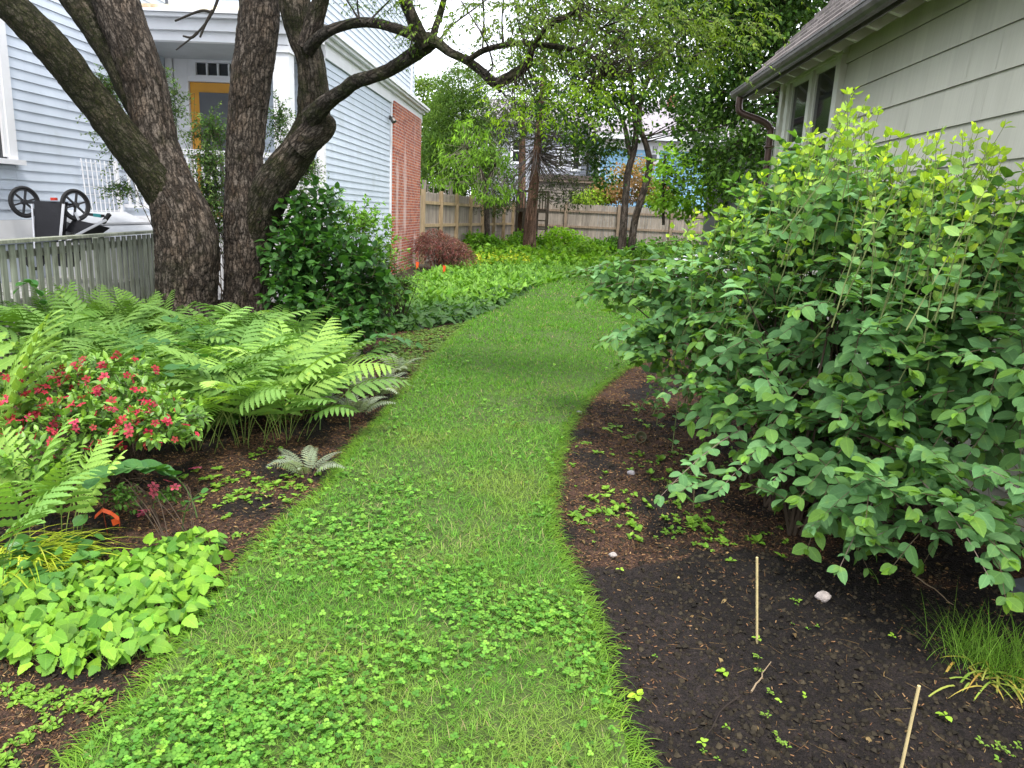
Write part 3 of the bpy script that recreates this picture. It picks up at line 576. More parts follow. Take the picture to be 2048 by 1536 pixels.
S = Soup(); S.box(2.585, 2.66, 7.66, 7.78, 1.79, 3.30); S.box(2.585, 2.66, 9.24, 9.36, 1.79, 3.30); S.box(2.575, 2.66, 7.62, 9.4, 3.18, 3.31); S.box(2.56, 2.66, 7.6, 9.42, 1.72, 1.788); S.box(2.585, 2.66, 8.46, 8.56, 1.79, 3.178)
for a, b in ((7.782, 8.458), (8.562, 9.238)):
    S.box(2.612, 2.655, a, a + .05, 1.792, 3.178); S.box(2.612, 2.655, b - .05, b, 1.792, 3.178); S.box(2.612, 2.655, a + .052, b - .052, 2.46, 2.51); S.box(2.612, 2.655, a + .052, b - .052, 3.13, 3.178); S.box(2.612, 2.655, a + .052, b - .052, 1.792, 1.84)
w = K_.part('window', S, M_TRIMR); K_.part('pane', Soup().box(2.632, 2.652, 7.78, 9.24, 1.8, 3.17), M_GLASS, parent=w)
# eave, rafters, roof at 45 degrees
S = Soup(); yy = 1.0
S.add([(2.2, 1, 3.10), (2.2, 10.0, 3.10), (2.68, 10.0, 3.42), (2.68, 1, 3.42)], [(3, 2, 1, 0)], c=(1, 1, 1)); K_.part('soffit', S, M_EAVE)
S = Soup()
while yy < 9.9:
    S = Soup(); S.prism([(2.23, yy, 3.095), (2.66, yy, 3.405), (2.66, yy, 3.28), (2.34, yy, 3.06)], (0, .045, 0), (1.1, 1.1, 1.05)); yy += .40
    K_.part('rafter_tail', S, M_EAVE)
S = Soup(); x0, z0_, n = 2.16, 3.18, 0
while x0 < 5.2:
    yb = 1.0
    while yb < 9.98:
        wd = min(random.uniform(.1, .24), 10.0 - yb); f = random.uniform(.65, 1.25); t = .022
        S.add([(x0 - .012, yb, z0_ + t + .004), (x0 - .012, yb + wd - .006, z0_ + t + .004), (x0 + .16, yb + wd - .006, z0_ + .17), (x0 + .16, yb, z0_ + .17), (x0 - .012, yb, z0_ - .004), (x0 - .012, yb + wd - .006, z0_ - .004)], [(0, 1, 2, 3), (4, 5, 1, 0)], c=(f, f * .97, f * .95)); yb += wd
    S.add([(x0 - .012, 10, z0_ - .004), (x0 - .012, 10, z0_ + .026), (x0 + .16, 10, z0_ + .17), (x0 + .16, 10, z0_ + .14)], [(0, 1, 2, 3)])
    x0 += .14; z0_ += .148
S.add([(2.2, 1, 3.14), (2.2, 10, 3.14), (5.2, 10, 6.28), (5.2, 1, 6.28)], [(3, 2, 1, 0)], c=(.5, .5, .5)); S.add([(5.2, 1, 6.3), (5.2, 10, 6.3), (8.2, 10, 3.2), (8.2, 1, 3.2)], [(0, 1, 2, 3)]); K_.part('roof', S, M_ROOF)
S = Soup(); S.add([(2.66, 9.63, 3.3), (5.2, 9.63, 6.2), (7.0, 9.63, 4.4), (7.0, 9.63, 3.3)], [(0, 1, 2, 3)]); K_.part('gable', S, M_SHAKE)
S = Soup(); th = np.linspace(math.pi, 2 * math.pi, 9); sec = [(2.155 + .072 * math.cos(a), 3.165 + .085 * math.sin(a)) for a in th]; sec2 = [(2.155 + .064 * math.cos(a), 3.165 + .077 * math.sin(a)) for a in th[::-1]]; pl = sec + sec2
v = [(a, yv, b) for yv in (1.0, 10.02) for a, b in pl]; n = len(pl); S.add(v, [(i, (i + 1) % n, n + (i + 1) % n, n + i) for i in range(n)])
S.add([(a, 10.02, b) for a, b in sec] + [(2.155, 10.02, 3.165)], t=[(i, i + 1, 9) for i in range(8)]); S.box(2.225, 2.24, 1, 10, 3.08, 3.2); S.bar((2.083, 1, 3.167), (2.083, 10.02, 3.167), .012, .012)
gt = K_.part('gutter', S, M_GUTTER)
S = Soup(); pts = cat([(2.155, 9.78, 3.1, .042), (2.155, 9.78, 2.97, .042), (2.2, 9.77, 2.9, .042), (2.42, 9.72, 2.82, .042), (2.53, 9.7, 2.74, .042), (2.55, 9.7, 2.6, .042), (2.55, 9.7, 1.5, .042), (2.55, 9.7, .1, .042)])
tubes(S, pts[None, :, :3], pts[None, :, 3], (1, 1, 1), 12); S.box(2.5, 2.66, 9.65, 9.75, 2.5, 2.53); K_.part('downspout', S, M_PIPE, True)
K_.part('chimney', Soup().box(4.0, 4.5, 7.3, 7.8, 4.6, 6.9), M_BRICK)

# ------------------------------------------------------------------ board fences
def board_fence(a, b, hgt, label, nposts, postmat):
    a = np.array([a[0], a[1], 0.]); b = np.array([b[0], b[1], 0.]); d = b - a; L = np.linalg.norm(d); d /= L; nn = np.array([d[1], -d[0], 0]);
    if nn[1] > 0 or (abs(nn[1]) < .5 and nn[0] < 0): nn = -nn
    if (np.array([0, 0, 0]) - a) @ nn < 0: nn = -nn
    th = Thing('board_fence', a, label, 'fence', garden=True); up = np.array([0, 0, 1.]); seg = L / (nposts - 1)
    for i in range(nposts - 1):
        S = Soup(); s = i * seg; e = s + seg
        while s < e - .01:
            w_ = .135; f = random.uniform(.8, 1.15); h2 = hgt + random.uniform(-.02, .02); o_ = a + d * s
            S.prism([o_ + up * .04, o_ + d * w_ + up * .04, o_ + d * w_ + up * (h2 - .03), o_ + d * (w_ * .75) + up * h2, o_ + d * (w_ * .25) + up * h2, o_ + up * (h2 - .03)], -nn * .02, (f, f * .98, f * .96)); s += .14
        th.part('board_panel', S, M_BOARD)
    for zz in (.45, 1.1, hgt - .3): th.part('rail', Soup().bar(a + nn * .03 + up * zz, b + nn * .03 + up * zz, .045, .09), postmat)
    for i in range(nposts):
        o_ = a + d * (i * seg) + nn * .05; f = random.uniform(.85, 1.1); th.part('post', Soup().bar(o_, o_ + up * (hgt + .06), .12, .12, (f, f, f), up=(1, 0, 0)), postmat)
board_fence((-3.86, 21.75), (-1.9, 32.9), 2.05, 'board fence with tan posts running back from the brick wall', 8, M_POST)
board_fence((-1.85, 33.0), (9.5, 33.3), 2.05, 'brown board fence across the far end of the garden', 6, M_POST2)
# neighbour's lattice-topped fence glimpsed behind the first one
LF = Thing('lattice_fence', (-4.6, 25.5, 0), 'grey lattice topped fence post and panel showing above the near board fence', 'fence', garden=True)
S = Soup()
for k in range(9): S.box(-5.35 + k * .2, -5.31 + k * .2, 25.5, 25.53, 1.9, 2.32)
S.box(-5.4, -3.62, 25.49, 25.54, 2.3, 2.36); S.box(-5.4, -3.62, 25.49, 25.54, .1, 2.0); LF.part('lattice', S, M_BOARD)
for xx in (-4.5, -3.62): LF.part('post', Soup().box(xx, xx + .13, 25.42, 25.55, 0, 2.5), M_BOARD)

# ------------------------------------------------------------------ houses behind the fence
M_GREY = mat_plain('grey_siding', (.33, .34, .38), .6, .06, 3); M_BLUE = mat_plain('sky_blue_siding', (.22, .42, .60), .55, .06, 3)
M_SLATE = mat_plain('mauve_grey_shingles', (.24, .215, .235), .85, .2, 9, .2); M_CREAM = mat_plain('cream_paint', (.60, .56, .42), .6, .05, 3)
M_TAUPE = mat_plain('taupe_shed_shingles', (.19, .165, .14), .85, .25, 6, .2); M_CHAR = mat_plain('charcoal_siding', (.10, .10, .105), .7, .15, 4)
def D(px, py, d): r = ray(px, py); t = d / (r @ GU); return gf(np.array([0, 0, EYE]) + r * t)
def win(th, x0, x1, z0, z1, y, fr=.1, mid=True, grid_=False):
    S = Soup(); S.box(x0 - fr, x0, y - .05, y + .02, z0 - fr, z1 + fr); S.box(x1, x1 + fr, y - .05, y + .02, z0 - fr, z1 + fr); S.box(x0, x1, y - .05, y + .02, z1, z1 + fr); S.box(x0, x1, y - .05, y + .02, z0 - fr, z0)
    if mid: S.box(x0, x1, y - .045, y + .02, (z0 + z1) / 2 - .03, (z0 + z1) / 2 + .03)
    if grid_:
        for k in (1, 2): xx = x0 + (x1 - x0) * k / 3; S.box(xx - .02, xx + .02, y - .04, y + .02, (z0 + z1) / 2 + .03, z1)
    w = th.part('window', S, M_WHITE); th.part('pane', Soup().box(x0, x1, y - .02, y - .002, z0, z1), M_GLASS, parent=w)
# blue house
d0 = 40.; a = D(1188, 430, d0); b = D(1500, 430, d0); ev = D(1300, 282, d0)[2]
BH = Thing('blue_house', (a[0] + 3, d0, 0), 'sky blue house with white eave and mauve roof beyond the far fence', 'house', garden=True)
S = Soup(); clap(S, a[0], b[0] + 2, .5, ev, d0, 'y', e=.17, t=.03); S.box(a[0], b[0] + 2, d0 + .01, d0 + 9, 0, ev); BH.part('wall', S, M_BLUE)
S = Soup(); S.box(a[0] - .5, b[0] + 2.5, d0 - .75, d0 + .2, ev, ev + .08); S.box(a[0] - .5, b[0] + 2.5, d0 - .8, d0 - .7, ev - .02, ev + .28); S.box(a[0] - .03, a[0] + .12, d0 - .06, d0 - .02, .4, ev); S.box(a[0] - .02, b[0] + 2, d0 - .055, d0 - .035, ev - .45, ev - .003); BH.part('eave', S, M_WHITE)
rx0, rx1 = a[0] - .55, b[0] + 2.5; S = Soup(); zt = ev + 2.7
v = [(rx0, d0 - .85, ev + .26), (rx1, d0 - .85, ev + .26), (rx1, d0 + 9.5, ev + .26), (rx0, d0 + 9.5, ev + .26), (rx0 + 4.1, d0 + 4.3, zt), (rx1 - 4.1, d0 + 4.3, zt)]
S.add(v, [(0, 1, 5, 4), (2, 3, 4, 5)], [(1, 2, 5), (3, 0, 4)]); BH.part('roof', S, M_SLATE)
c0 = D(1337, 225, d0 + 3); c1 = D(1352, 188, d0 + 3); BH.part('chimney', Soup().box(c0[0] - .05, c1[0] + .05, d0 + 3, d0 + 3.6, ev + 1.5, c1[2]), M_BRICK)
for (x0, y0, x1, y1) in ((1303, 323, 1315, 293), (1395, 323, 1407, 293), (1268, 395, 1280, 372)):
    p, q2 = D(x0, y0, d0), D(x1, y1, d0); win(BH, p[0], q2[0], p[2], q2[2], d0 - .035, .13, True, True)
# grey house
d1 = 42.; a = D(1000, 430, d1); b = D(1180, 430, d1)
GH = Thing('grey_house', (a[0] + 2, d1, 0), 'tall light grey house with narrow windows behind the cedar trunk', 'house', garden=True)
et = D(1150, 245, d1)[2]; S = Soup(); clap(S, a[0] - 1.5, b[0], .5, et, d1, 'y', e=.16, t=.03); S.box(a[0] - 1.5, b[0], d1 + .01, d1 + 9, 0, et); S.box(b[0], b[0] + .5, d1 + 4, d1 + 9, 0, et - 1); GH.part('wall', S, M_GREY)
S = Soup(); S.add([(a[0] - 1.8, d1 - .6, et - .1), (b[0] + .5, d1 - .6, et - .1), (b[0] - 1.2, d1 + 4, et + 1.6), (a[0] - 1.5, d1 + 4, et + 1.6), (b[0] + .5, d1 + 9.5, et - .1)], [(0, 1, 2, 3)], [(1, 4, 2)]); S.box(a[0] - 1.8, b[0] + .5, d1 - .62, d1 - .5, et - .25, et - .08); GH.part('roof', S, M_SLATE)
S = Soup(); S.box(a[0] - 1.5, b[0] + .1, d1 - .06, d1 - .035, et - .5, et - .15); S.box(b[0] - .12, b[0] + .02, d1 - .06, d1 - .035, .3, et - .5); GH.part('trim', S, M_WHITE)
for (x0, y0, x1, y1) in ((1025, 323, 1044, 280), (1146, 338, 1160, 292), (1118, 332, 1124, 300), (1140, 268, 1150, 252), (978, 320, 992, 285)):
    p, q2 = D(x0, y0, d1), D(x1, y1, d1); win(GH, p[0], q2[0], p[2], q2[2], d1 - .035, .12)
S = Soup(); p = D(1178, 290, d1 - .3); S.bar((p[0], d1 - .2, p[2]), (p[0], d1 - .2, 3), .1, .1); S.bar((p[0], d1 - .2, p[2]), (p[0] + .5, d1 - .2, p[2] + .25), .1, .1); GH.part('downspout', S, M_DARK)
# shed
d2 = 36.; a = D(1105, 420, d2); b = D(1196, 420, d2); tz = D(1160, 366, d2)[2]; tt = D(1160, 352, d2)[2]
SH = Thing('flat_roofed_shed', (a[0] + 1, d2, 0), 'low taupe shed with a flat dark roof edge behind the far fence', 'shed', garden=True)
S = Soup(); clap(S, a[0] - 1, b[0], .1, tz, d2, 'y', e=.13, t=.03); S.box(a[0] - 1, b[0], d2 + .01, d2 + 4, 0, tz); SH.part('wall', S, M_TAUPE)
S = Soup(); S.box(a[0] - 1.1, b[0] + .12, d2 - .12, d2 + 4.1, tz + .003, tz + .12, (2.6, 2.3, 2.2)); S.box(a[0] - 1.15, b[0] + .2, d2 - .2, d2 + 4.2, tz + .123, tt, (.55, .5, .5)); SH.part('roof', S, M_TAUPE)
d3 = 48.; a = D(1170, 430, d3); b = D(1206, 430, d3); tz = D(1190, 322, d3)[2]
CH = Thing('cream_house', (a[0], d3, 0), 'sliver of a cream house between the grey house and the blue house', 'house', garden=True)
CH.part('wall', Soup().box(a[0] - 2, b[0] + 1, d3, d3 + 6, 0, tz), M_CREAM); CH.part('roof', Soup().add([(a[0] - 2, d3 - .4, tz), (b[0] + 1.2, d3 - .4, tz), (b[0] + 1.2, d3 + 4, tz + 2), (a[0] - 2, d3 + 4, tz + 2)], [(0, 1, 2, 3)]) or Soup().box(a[0] - 2, b[0] + 1.2, d3 - .4, d3 + 6, tz, tz + .2), M_WHITE)
p, q2 = D(1196, 358, d3), D(1202, 340, d3); win(CH, p[0], q2[0], p[2], q2[2], d3 - .01, .12)
# charcoal garage at the right
d4 = 19.; a = D(1490, 400, d4); pk = D(1500, 276, d4); lo = D(1560, 305, d4)
GG = Thing('charcoal_garage', (a[0] + 1.5, d4, 0), 'small charcoal garage gable beyond the copper downspout', 'garage', garden=True)
S = Soup(); S.prism([(a[0], d4, 0), (a[0] + 5, d4, 0), (a[0] + 5, d4, lo[2] - .9), (pk[0], d4, pk[2] - .1), (a[0], d4, pk[2] - .25)], (0, 5, 0)); GG.part('wall', S, M_CHAR)
S = Soup(); S.prism([(pk[0] - .25, d4 - .3, pk[2] - .05), (pk[0] + 5, d4 - .3, lo[2] - 1.05), (pk[0] + 5, d4 - .3, lo[2] - .9), (pk[0] - .25, d4 - .3, pk[2] + .1)], (0, 5.6, 0), (2.5, 2.4, 2.3)); GG.part('roof', S, M_CHAR)
GG.part('trim', Soup().bar((pk[0] - .25, d4 - .32, pk[2] - .12), (pk[0] + 5, d4 - .32, lo[2] - 1.12), .03, .14), M_WHITE)
# overhead cable
p0, p1 = P(1120, 283, 30), P(1460, 330, 27); s = np.linspace(0, 1, 20)[:, None]; pts = p0 * (1 - s) + p1 * s - UP * (.5 * 4 * s * (1 - s)) * .3
S = Soup(); tubes(S, pts[None], np.full((1, 20), .015), (1, 1, 1), 5); single('overhead_cable', S, M_DARK, pts[10], 'thin black overhead cable crossing in front of the blue house', 'cable')

# white car on the drive behind the shrub
CA = Thing('parked_car', (3.9, 12.6, 0), 'white parked car glimpsed through the leaves of the big shrub', 'car', garden=True)
M_CAR = mat_plain('white_car_paint', (.75, .76, .78), .18, .02, 2, spec=.6)
prof = [(2.0, .35), (1.98, .72), (2.15, .95), (3.0, 1.08), (3.75, 1.62), (5.3, 1.66), (6.1, 1.15), (6.45, .9), (6.45, .35)]; v = []; n = len(prof)
for sy, ins in ((12.0, .12), (12.05, 0), (13.65, 0), (13.7, .12)):
    for (xx, zz) in prof: k = .0 if zz < 1.1 else (zz - 1.08) * .35; v.append((xx, sy + (k if sy < 12.9 else -k), zz * (1 - ins * .1) if ins else zz))
q = [(j * n + i, j * n + (i + 1) % n, (j + 1) * n + (i + 1) % n, (j + 1) * n + i) for j in range(3) for i in range(n)]; S = Soup(); S.add(v, q); S.add(v[:n] + [(4.2, 12.05, .8)], t=[((i + 1) % n, i, n) for i in range(n)]); S.add(v[-n:] + [(4.2, 13.65, .8)], t=[(i, (i + 1) % n, n) for i in range(n)]); body = CA.part('body', S, M_CAR)
S = Soup(); S.prism([(3.18, 12.1, 1.12), (3.82, 12.2, 1.56), (5.2, 12.2, 1.6), (5.85, 12.1, 1.16)], (0, -.06, 0)); S.prism([(3.06, 12.3, 1.14), (3.06, 13.4, 1.14), (3.68, 13.3, 1.58), (3.68, 12.4, 1.58)], (-.04, 0, .03)); CA.part('window', S, M_GLASS)
for xx in (2.85, 5.6):
    S = Soup(); S.lathe([(0, 0), (.2, 0), (.22, .03), (.32, .03), (.33, .2), (.2, .2), (0, .2)], (xx, 12.15, .33), (0, -1, 0), 24); w = CA.part('wheel', S, M_RUB); S = Soup(); S.lathe([(0, .2), (.19, .205), (.2, .18)], (xx, 12.15, .33), (0, -1, 0), 18); CA.part('hubcap', S, M_ALU, parent=w)
CA.part('headlight', Soup().box(1.97, 2.1, 12.12, 12.4, .74, .88), M_GLASS)

# tree house platform and ladder
TH = Thing('play_platform', (-.9, 30.5, 0), 'dark timber play platform with a ladder beside the cedar trunk', 'platform', garden=True)
yy = 30.3; a, b = D(1032, 410, yy)[0], D(1098, 410, yy)[0]; zf = D(1060, 417, yy)[2]; zr = D(1060, 380, yy)[2]
TH.part('deck', Soup().box(a, b, yy, yy + 1.6, zf - .14, zf), M_TREEHOUSE)
for xx in (a, a + .28, b - .5, b - .1): TH.part('post', Soup().box(xx, xx + .1, yy - .05, yy + .05, 0, zr if xx in (a, b - .1) else zf - .15), M_TREEHOUSE)
S = Soup(); S.box(a, b, yy - .02, yy + .03, zr - .1, zr)
for k in range(12): xx = a + (b - a) * k / 11.5; S.box(xx, xx + .05, yy - .01, yy + .02, zf, zr - .103)
TH.part('railing', S, M_TREEHOUSE)
S = Soup(); la, lb = D(1072, 440, yy - .3)[0], D(1092, 440, yy - .3)[0]
S.bar((la, yy - .35, 0), (la, yy - .1, zf), .07, .07); S.bar((lb, yy - .35, 0), (lb, yy - .1, zf), .07, .07)
for k in range(5): zz = .3 + k * .33; S.box(la, lb, yy - .32 + k * .04, yy - .24 + k * .04, zz, zz + .05)
TH.part('ladder', S, M_TREEHOUSE)

# ------------------------------------------------------------------ background trees
def tree(name, base, label, lumps, M, n, rc, tp, size, cols, trunks, bark, hi=None, group=None, tw=60, twc=(.06, .045, .035), leafmat=M_FAR, jn=.55, shell=.45, dirup=-.3, tr=.025):
    th = Thing(name, base, label, 'tree', group); S = Soup(); cc = crown(S, lumps, M, n, rc, tp, size, cols, jn, shell, dirup, hi); th.part('crown', S, leafmat)
    if trunks: limbpart(th, 'trunk', trunks, bark, sides=14, lump=.05)
    if tw:
        k = rng.choice(len(cc), min(tw, len(cc)), replace=False); src = []
        tp_ = np.concatenate([cat(r)[len(cat(r)) // 2:, :3] for r in trunks]) if trunks else np.array([base + UP * 2])
        for e in cc[k]: dd = np.linalg.norm(tp_ - e, axis=1); src.append(tp_[np.argsort(dd)[rng.integers(0, 4)]])
        S = Soup(); twigs(S, np.array(src), cc[k], np.full((len(k), 1), tr), twc, -.08, 7); th.part('branches', S, M_TWIG)
    return th
def lp(px, py, Y, rx, ry=None, rz=None): return (P(px, py, Y), np.array([rx, ry or rx, rz or rx]))
DG = [(.022, .055, .014), (.045, .10, .024), (.08, .16, .035), (.010, .028, .008)]
# double-trunk dark tree in front of the far fence
t1 = pixrows([(1243, 500, 9), (1247, 450, 7.5), (1251, 400, 7), (1256, 345, 6.5), (1268, 300, 6), (1272, 262, 5.5), (1268, 225, 4.5), (1262, 150, 4), (1250, 60, 3)], 24)
t2 = pixrows([(1262, 500, 7.5), (1270, 440, 7), (1282, 400, 6.5), (1299, 335, 6.5), (1293, 292, 5.5), (1279, 250, 5), (1285, 190, 4), (1320, 110, 3.5), (1350, 20, 2.5)], 24)
t3 = pixrows([(1262, 322, 5), (1256, 290, 4.5), (1245, 240, 4), (1215, 190, 3.5), (1180, 140, 3)], 24)
tree('dark_maple', np.array([*P(1255, 470, 24)[:2], 0]), 'tall dark green maple with two leaning bare trunks in front of the far fence',
     [lp(1205, 245, 24, 1.5, 1.5, 1.0), lp(1215, 330, 23.5, .55, .6, .75), lp(1275, 185, 24.5, .9, 1.0, .6), lp(1150, 150, 24, 2.0, 2, 1.6), lp(1260, 110, 25, 2.4, 2.2, 1.8), lp(1340, 60, 25, 1.9, 1.9, 1.5), lp(1200, 30, 25, 2.8, 2.4, 2.0), lp(1390, 235, 23.5, .8, 1, .55), lp(1440, 270, 22, .9, 1, .6), lp(1420, 190, 23, 1.4, 1.4, .9)],
     1350, 14, .16, L_FAR2, .14, DG, [t1, t2, t3], M_BARKF, hi=((.13, .24, .05), .08), tw=60)
# big tree behind the cottage
t1 = pixrows([(1585, 520, 16), (1580, 400, 14), (1570, 250, 13), (1560, 100, 11), (1565, -60, 9)], 17)
tree('broad_maple', np.array([*P(1585, 520, 17)[:2], 0]), 'large leafy maple rising behind the corner gutter of the cottage',
     [lp(1460, 240, 17, 1.2, 1.4, 1.0), lp(1440, 130, 17.5, 1.5, 1.6, 1.2), lp(1530, 130, 17, 1.5, 1.6, 1.6), lp(1560, 30, 17, 1.6, 1.6, 1.4), lp(1480, 20, 17, 1.6, 1.6, 1.3), lp(1500, 330, 16.5, .8, 1.0, .8), lp(1470, 330, 17, .9, .9, .6), lp(1620, -60, 17, 2.4, 2, 1.6), lp(1420, -70, 17, 2.4, 2, 1.2)],
     1900, 15, .17, L_FAR2, .12, DG, [t1], M_BARKF, hi=((.13, .24, .04), .14), tw=80)
# red cedar
t1 = pixrows([(1058, 500, 14), (1060, 460, 12.5), (1065, 400, 10.5), (1071, 340, 9), (1075, 290, 7.5), (1079, 235, 6), (1085, 170, 4.5), (1090, 100, 3)], 28)
cedar = [(.035, .055, .03), (.055, .075, .045), (.03, .045, .03), (.08, .085, .05)]
tree('red_cedar', np.array([*P(1058, 475, 28)[:2], 0]), 'red cedar with a bare fluted reddish trunk and sparse grey green foliage', [lp(1130, 330, 28, 1.5, 1.4, 1.3), lp(1150, 260, 28, 1.5, 1.5, 1.0), lp(1040, 260, 28, 1.5, 1.5, .9), lp(1000, 400, 27, 1.0, 1, .5), lp(1125, 390, 27.5, 1.1, 1, .45), lp(1080, 170, 28, 1.8, 1.7, 1.1), lp(1190, 300, 28, .8, .8, .8)],
     330, 14, .2, L_FARL, .16, cedar, [t1], M_CEDAR, tw=230, twc=(.12, .10, .09), jn=1.2, shell=.1, tr=.018)
t1 = pixrows([(1042, 470, 9), (1043, 400, 8), (1044, 340, 7), (1045, 280, 6), (1046, 200, 5)], 31.5)
tree('slim_cedar', np.array([*P(1042, 480, 31.5)[:2], 0]), 'slimmer reddish trunk standing just left of the fluted cedar trunk', [lp(1040, 200, 31.5, 1.5, 1.2, 1.2), lp(990, 250, 31.5, 1.2, 1.2, .8)], 260, 12, .25, L_FARL, .16, cedar, [t1], M_CEDAR, tw=60, twc=(.12, .1, .09), jn=1.1, shell=.1, tr=.015)
# soft green evergreens and a peach tree over the left fence
YG = [(.10, .17, .04), (.14, .22, .05), (.06, .12, .03), (.17, .25, .05)]
tree('arborvitae', np.array([*P(925, 470, 30)[:2], 0]), 'feathery soft green evergreen rising over the left board fence', [lp(925, 180, 30, .9, .9, .9), lp(920, 240, 30, 1.25, 1.2, 1.1), lp(925, 310, 30, 1.5, 1.3, 1.4), lp(965, 370, 29.5, 1.3, 1, 1.2), lp(885, 330, 29.5, 1.1, 1, 1.5)], 2100, 16, .17, L_FARL, .14, [(.08, .15, .04), (.13, .21, .05), (.055, .11, .035)], [pixrows([(925, 470, 8), (925, 300, 6), (925, 180, 2)], 30)], M_BARKF, tw=60, jn=1., dirup=.5)
tree('yellow_green_tree', np.array([*P(848, 470, 33)[:2], 0]), 'yellow green tree right beside the corner of the clapboard house', [lp(850, 200, 33, 1.1, 1, .9), lp(870, 280, 32, 1.0, 1, 1.5), lp(855, 400, 31, .8, .8, 1.2)], 700, 14, .25, L_FAR2, .15, YG, [pixrows([(848, 470, 7), (850, 300, 5), (852, 200, 2)], 33)], M_BARKF, tw=40)
tree('peach_tree', np.array([*P(975, 470, 25.5)[:2], 0]), 'peach tree with drooping light leaves and bare twigs hanging over the left board fence', [lp(925, 300, 25, .9, .9, .5), lp(900, 350, 25, .9, .8, .4), lp(980, 320, 25, .8, .8, .5), lp(990, 380, 25, .8, .7, .4), lp(945, 260, 25.5, .7, .7, .35)], 130, 10, .14, L_FARL, .2, [(.16, .30, .045), (.22, .38, .06), (.10, .20, .03)], [pixrows([(975, 470, 6), (970, 380, 5), (955, 330, 4), (930, 290, 2)], 25.5), pixrows([(970, 380, 4), (985, 340, 3), (1000, 300, 1.5)], 25.5)], M_BARKF, tw=110, twc=(.22, .20, .15), dirup=-1.2, jn=.8, tr=.012)
tree('young_maple', np.array([*P(1327, 440, 21)[:2], 0]), 'young bright green maple with a thin pole trunk before the blue house', [lp(1345, 320, 21, .42, .5, .33), lp(1340, 360, 21, .6, .6, .3), lp(1365, 300, 21, .4, .5, .3), lp(1390, 400, 21, .9, .8, .35), lp(1355, 410, 21, .7, .7, .3), lp(1400, 345, 21, .7, .7, .4), lp(1440, 380, 21, .6, .6, .4)], 190, 9, .13, L_FAR2, .16, [(.22, .40, .05), (.28, .46, .06), (.14, .28, .04)], [pixrows([(1327, 450, 3), (1326, 380, 2.6), (1330, 310, 2)], 21)], M_BARKF, tw=60, tr=.01)
def bushy(name, base, label, catn, lumps, M, n, rc, tp, size, cols, leafmat=M_FAR, hi=None, group=None, **k):
    th = Thing(name, base, label, catn, group); S = Soup(); cc = crown(S, lumps, M, n, rc, tp, size, cols, hi=hi, **k); th.part('foliage', S, leafmat)
    kk = rng.choice(len(cc), min(40, len(cc)), replace=False); S = Soup(); twigs(S, np.repeat(np.array(base, float)[None], len(kk), 0) + rng.normal(0, .05, (len(kk), 3)) * [1, 1, 0], cc[kk], np.full((len(kk), 1), .012), (.08, .055, .04), .0, 6); th.part('stems', S, M_TWIG); return th
bushy('smoke_bush', np.array([*P(1250, 440, 34.5)[:2], 0]), 'copper and tan leaved bush between the two dark maple trunks', 'shrub', [lp(1250, 370, 34.5, 1.1, .9, .8), lp(1275, 350, 34.5, .7, .7, .8), lp(1215, 390, 34.5, .8, .8, .4), lp(1310, 385, 34.5, .8, .8, .5)], 420, 12, .18, L_FAR2, .14, [(.28, .16, .10), (.36, .23, .14), (.20, .11, .06)], hi=((.15, .25, .05), .1))
for i, (px, py, lab) in enumerate(((1180, 397, 'bright yellow green bush peeping over the far fence near the shed'), (1318, 398, 'bright yellow green bush over the far fence right of the copper bush'))):
    bushy('bright_bush', np.array([*P(px, 440, 34)[:2], 0]), lab, 'shrub', [lp(px, py, 34, .8, .6, .35)], 90, 12, .15, L_FAR2, .13, [(.26, .36, .04), (.18, .30, .04)])

# ------------------------------------------------------------------ foreground trees
moss_l = pixrows([(384, 580, 16, 8.12), (378, 520, 26, 8.12), (368, 460, 36, 8.1), (342, 400, 42, 8.05), (300, 340, 39, 7.98), (226, 250, 33, 7.85), (172, 180, 31, 7.75), (113, 105, 32, 7.6), (44, 34, 31, 7.5), (-20, -25, 30, 7.4), (-110, -100, 26, 7.3)], 8.0)
main_l = pixrows([(372, 720, 64), (373, 640, 60), (373, 585, 57), (376, 500, 60), (362, 430, 55), (345, 385, 48), (325, 323, 40), (305, 243, 38), (288, 160, 39), (260, 80, 40), (231, 0, 40), (210, -80, 38), (190, -220, 34), (170, -420, 26)], 8.0, 8.2)
midl = pixrows([(335, 380, 10), (315, 290, 22), (276, 200, 30), (235, 120, 28), (192, 55, 27), (150, -5, 27), (110, -70, 25), (60, -180, 20)], 8.05, 8.4)
TL = Thing('shade_tree', np.array([*P(372, 680, 8.0)[:2], 0]), 'large tree with a thick flaking trunk and two mossy limbs leaning left', 'tree')
limbpart(TL, 'trunk', [main_l], M_BARK, moss=.08, sides=96, lump=.075, dens=7)
limbpart(TL, 'limb', [moss_l], M_BARK, moss=.5, sides=64, lump=.11, dens=3, label='lowest limb thick with dark green moss')
limbpart(TL, 'limb', [midl], M_BARK, moss=.4, sides=44, lump=.07, dens=3, label='middle limb with patches of moss')
main_r = pixrows([(492, 720, 54), (492, 640, 48), (493, 580, 43), (495, 500, 44), (492, 440, 42), (489, 340, 35), (494, 243, 35), (502, 160, 37), (514, 80, 37), (520, 0, 36), (527, -100, 33), (540, -260, 28), (545, -450, 20)], 8.6, 8.4)
limb_r = pixrows([(496, 640, 18, 8.62), (500, 570, 26, 8.6), (508, 500, 34, 8.56), (522, 440, 37, 8.5), (540, 385, 37, 8.42), (566, 342, 35), (600, 295, 31), (625, 245, 30), (628, 205, 30), (626, 170, 28), (620, 120, 26), (602, 60, 28), (590, 10, 29), (585, -50, 26), (575, -160, 20)], 8.5, 8.1)
knob = pixrows([(595, 298, 24), (625, 270, 28), (648, 252, 24), (662, 242, 16), (668, 238, 6)], 8.2)
